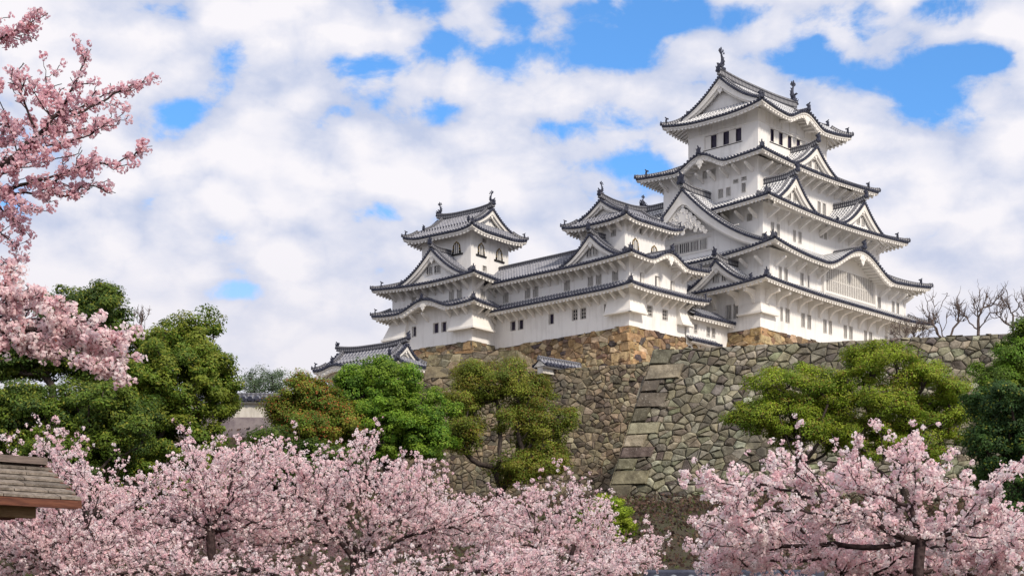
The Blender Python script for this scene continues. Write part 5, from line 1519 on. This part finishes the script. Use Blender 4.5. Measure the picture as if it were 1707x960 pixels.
f = W(592, 935, 29.4); cherry('broad cherry tree in the lower middle with dark limbs fanning from a low fork', (f[0], 29.4, 0), f,
       blobs(30, 1.5, (600, 827, 130, 57), (480, 834.8, 100, 57), (720, 850.4, 100, 52.2), (600, 873.8, 170, 57), (450, 889.4, 110, 52.2), (760, 893.3, 110, 47.5), (530, 799.7, 70, 38), (650, 803.6, 60, 34.2), (600, 770.8, 24, 22.8), (690, 819.2, 60, 28.5), (820, 877.7, 60, 28.5), (595, 752.9, 8, 13.3), (500, 776.3, 14, 19)), 200, 301, y=30)
f = W(350, 880, 27.6); cherry('cherry tree left of the broad one with pointed sprays above the plaster wall', (f[0] + .1, 27.6, 0), f,
       blobs(28.2, 1.3, (370, 834.8, 80, 57), (270, 881.6, 90, 47.5), (430, 866, 80, 57), (340, 784.1, 18, 38), (370, 803.6, 36, 34.2), (410, 799.7, 30, 38), (450, 776.3, 20, 32.3), (340, 900, 130, 47.5), (235, 854.3, 60, 24.7), (318, 745.1, 7, 15.2), (390, 764.6, 12, 20.9), (455, 752.9, 7, 13.3)), 180, 302, y=28)
f = W(120, 975, 26); cherry('cherry tree at the lower left spreading behind the wooden gate roof', (f[0], 26, 0), (f[0], 26, f[2]),
       blobs(26.3, 1.2, (100, 889.4, 110, 47.5), (30, 900, 80, 57), (200, 900, 90, 53.2), (180, 830.9, 60, 22.8), (110, 803.6, 36, 32.3), (70, 758.4, 24, 24.7), (20, 780.2, 34, 17.1), (240, 807.5, 40, 19), (90, 930, 140, 41.8), (90, 741.2, 12, 13.3), (150, 811.4, 40, 24.7)), 165, 303, y=26)
f = W(930, 965, 32); cherry('cherry tree right of the broad one, thinning out toward the bare stone corner', (f[0], 32, 0), (f[0], 32, f[2]),
       blobs(32.3, 1.4, (890, 893.3, 100, 47.5), (960, 881.6, 60, 43.7), (925, 842.6, 50, 26.6), (1000, 827, 24, 19), (1000, 910, 60, 41.8), (1060, 930, 36, 24.7), (860, 866, 46, 24.7), (930, 930, 140, 34.2), (955, 819.2, 26, 13.3), (840, 915, 70, 43.7), (1090, 900, 14, 11.4)), 150, 304, y=32)
f = W(640, 1060, 25); cherry('low cherry tree whose blossom fills the bottom edge before the broad one', (f[0], 25, 0), (f[0], 25, f[2] - .1),
       blobs(25.2, .9, (420, 965, 100, 22.8), (560, 985, 110, 17.1), (720, 965, 110, 24.7), (860, 955, 90, 28.5), (990, 960, 80, 24.7), (270, 945, 90, 32.3), (150, 960, 80, 24.7)), 130, 309, y=25)
f = W(1535, 900, 21.6); cherry('cherry tree on the right with big pale blossom clusters and a crooked dark limb', (f[0], 21.6, 0), f,
       blobs(22, 1.1, (1400, 834.8, 110, 47.5), (1290, 827, 80, 38), (1215, 834.8, 46, 32.3), (1300, 784.1, 56, 20.9), (1420, 784.1, 46, 24.7), (1490, 784.1, 46, 24.7), (1560, 819.2, 70, 38), (1640, 819.2, 44, 34.2), (1670, 788, 24, 19), (1500, 873.8, 140, 53.2), (1310, 881.6, 110, 53.2), (1640, 889.4, 80, 57), (1210, 889.4, 46, 47.5), (1180, 803.6, 16, 11.4), (1405, 749, 10, 11.4), (1525, 752.9, 20, 13.3), (1450, 760.7, 12, 11.4), (1310, 752.9, 10, 11.4)), 150, 305,
       flower=.040, puff=.058, per=17, pal=P_COL * np.array((1.01, 1.03, 1.03)), twigs=5.5, tlen=(.18, .5), perm=8, spread=.04, y=22)
f = W(1400, 1030, 24); cherry('cherry tree filling the bottom right under the crooked limb', (f[0], 24, 0), f,
       blobs(24, 1.1, (1300, 925, 110, 38), (1450, 930, 120, 38), (1600, 930, 120, 38), (1210, 930, 56, 32.3), (1690, 905, 46, 47.5)), 105, 306, flower=.040, puff=.058, per=16, y=24)
BOUGH = dict(twigs=9.0, tlen=(.08, .24), upb=.10, flower=.034, puff=.050, per=16, perm=11, spread=.026, r0=.0042, rmax=.10)
cherry('cherry tree whose dark boughs reach in from the left edge against the sky', (W(-420, 960, 17)[0], 17.0, 0), W(-330, 560, 17), seed=307, y=17, dj=.35,
       lines=[[(-330, 560), (-150, 400), (0, 278), (60, 230), (100, 185), (130, 130), (152, 82)], [(60, 230), (120, 195), (180, 160), (243, 136)], [(100, 190), (150, 172), (200, 150)], [(20, 262), (90, 240), (150, 225), (205, 190)], [(70, 225), (120, 222), (185, 205)],
              [(100, 188), (80, 140), (72, 100)], [(60, 230), (40, 170), (20, 120)], [(30, 250), (10, 190), (-10, 150)], [(90, 200), (60, 165), (45, 130)],
              [(-150, 400), (-40, 330), (60, 300), (140, 282), (228, 260)], [(60, 300), (120, 312), (185, 308)], [(100, 290), (160, 270), (200, 282)], [(-20, 325), (40, 322), (110, 325), (150, 315)], [(0, 318), (40, 345), (80, 352)], [(-60, 340), (0, 290), (50, 275), (110, 262)],
              [(-150, 400), (-60, 380), (-10, 385), (30, 410)], [(-120, 390), (-40, 250), (-30, 200), (20, 215)], [(-40, 250), (-60, 100), (-20, 70), (30, 50), (80, 22)], [(-20, 70), (10, 60), (38, 68)], [(-60, 340), (0, 350), (30, 370)], [(-60, 380), (-10, 430), (18, 440)],
              [(-40, 300), (20, 285), (70, 262)], [(-50, 270), (0, 240), (40, 215)]],
       pal=P_COL * np.array((.91, .77, .83)), calyx=.14, **BOUGH)
cherry('lower cherry bough hanging in from the left edge before the dark evergreens', (W(-380, 980, 15)[0], 15.0, 0), W(-300, 640, 15), seed=308, y=15, dj=.3,
       lines=[[(-300, 640), (-150, 560), (-40, 535), (40, 550), (100, 570), (160, 590), (215, 600)], [(-40, 535), (20, 500), (70, 495), (110, 520)], [(0, 540), (60, 530), (120, 545), (180, 555), (222, 570)], [(40, 550), (100, 548), (150, 570), (200, 580)],
              [(60, 556), (110, 590), (160, 612), (190, 618)], [(20, 545), (60, 570), (110, 600), (140, 612)], [(-60, 540), (-20, 490), (20, 470), (40, 468)], [(-20, 530), (30, 520), (80, 510)], [(-100, 550), (-30, 460), (10, 440), (35, 455)], [(-20, 540), (20, 570), (50, 580)],
              [(80, 560), (130, 555), (170, 575)], [(-40, 535), (0, 510), (50, 505)], [(-60, 545), (0, 555), (60, 585)], [(-60, 520), (-20, 500), (15, 485)], [(90, 540), (140, 535), (175, 545)]],
       calyx=.08, **dict(BOUGH, perm=15, twigs=11))

# ------------------------------------------------------------------ brush on the slope under the walls
rng = np.random.default_rng(55)
n = 130000
ux = rng.uniform(-45, 60, n); uy = rng.uniform(78, 137, n)
dens_ = np.sin(ux * .5 + 3 * np.sin(uy * .13)) * np.sin(uy * .45 + ux * .2) + rng.normal(size=n) * .5
kp_ = dens_ > -.5; ux, uy = ux[kp_], uy[kp_]
uz = np.array([ground_z(a, b_) for a, b_ in zip(ux, uy)]) + rng.random(len(ux)) ** 2 * 1.0
ucol = np.array([(.13, .075, .055), (.09, .052, .04), (.17, .11, .075), (.085, .10, .03), (.06, .042, .038)])[rng.integers(0, 5, len(ux))] * rng.uniform(.7, 1.2, size=(len(ux), 1))
un = rng.normal(size=(len(ux), 3)) + np.array((0, -.4, .4))
o = scatter('undergrowth', np.stack([ux, uy, uz], 1), un, rng.uniform(.12, .38, len(ux)), ucol, M_LEAF, None, rng)
tag(o, 'brown and green brush covering the slope under the stone walls', 'undergrowth', kind='stuff')
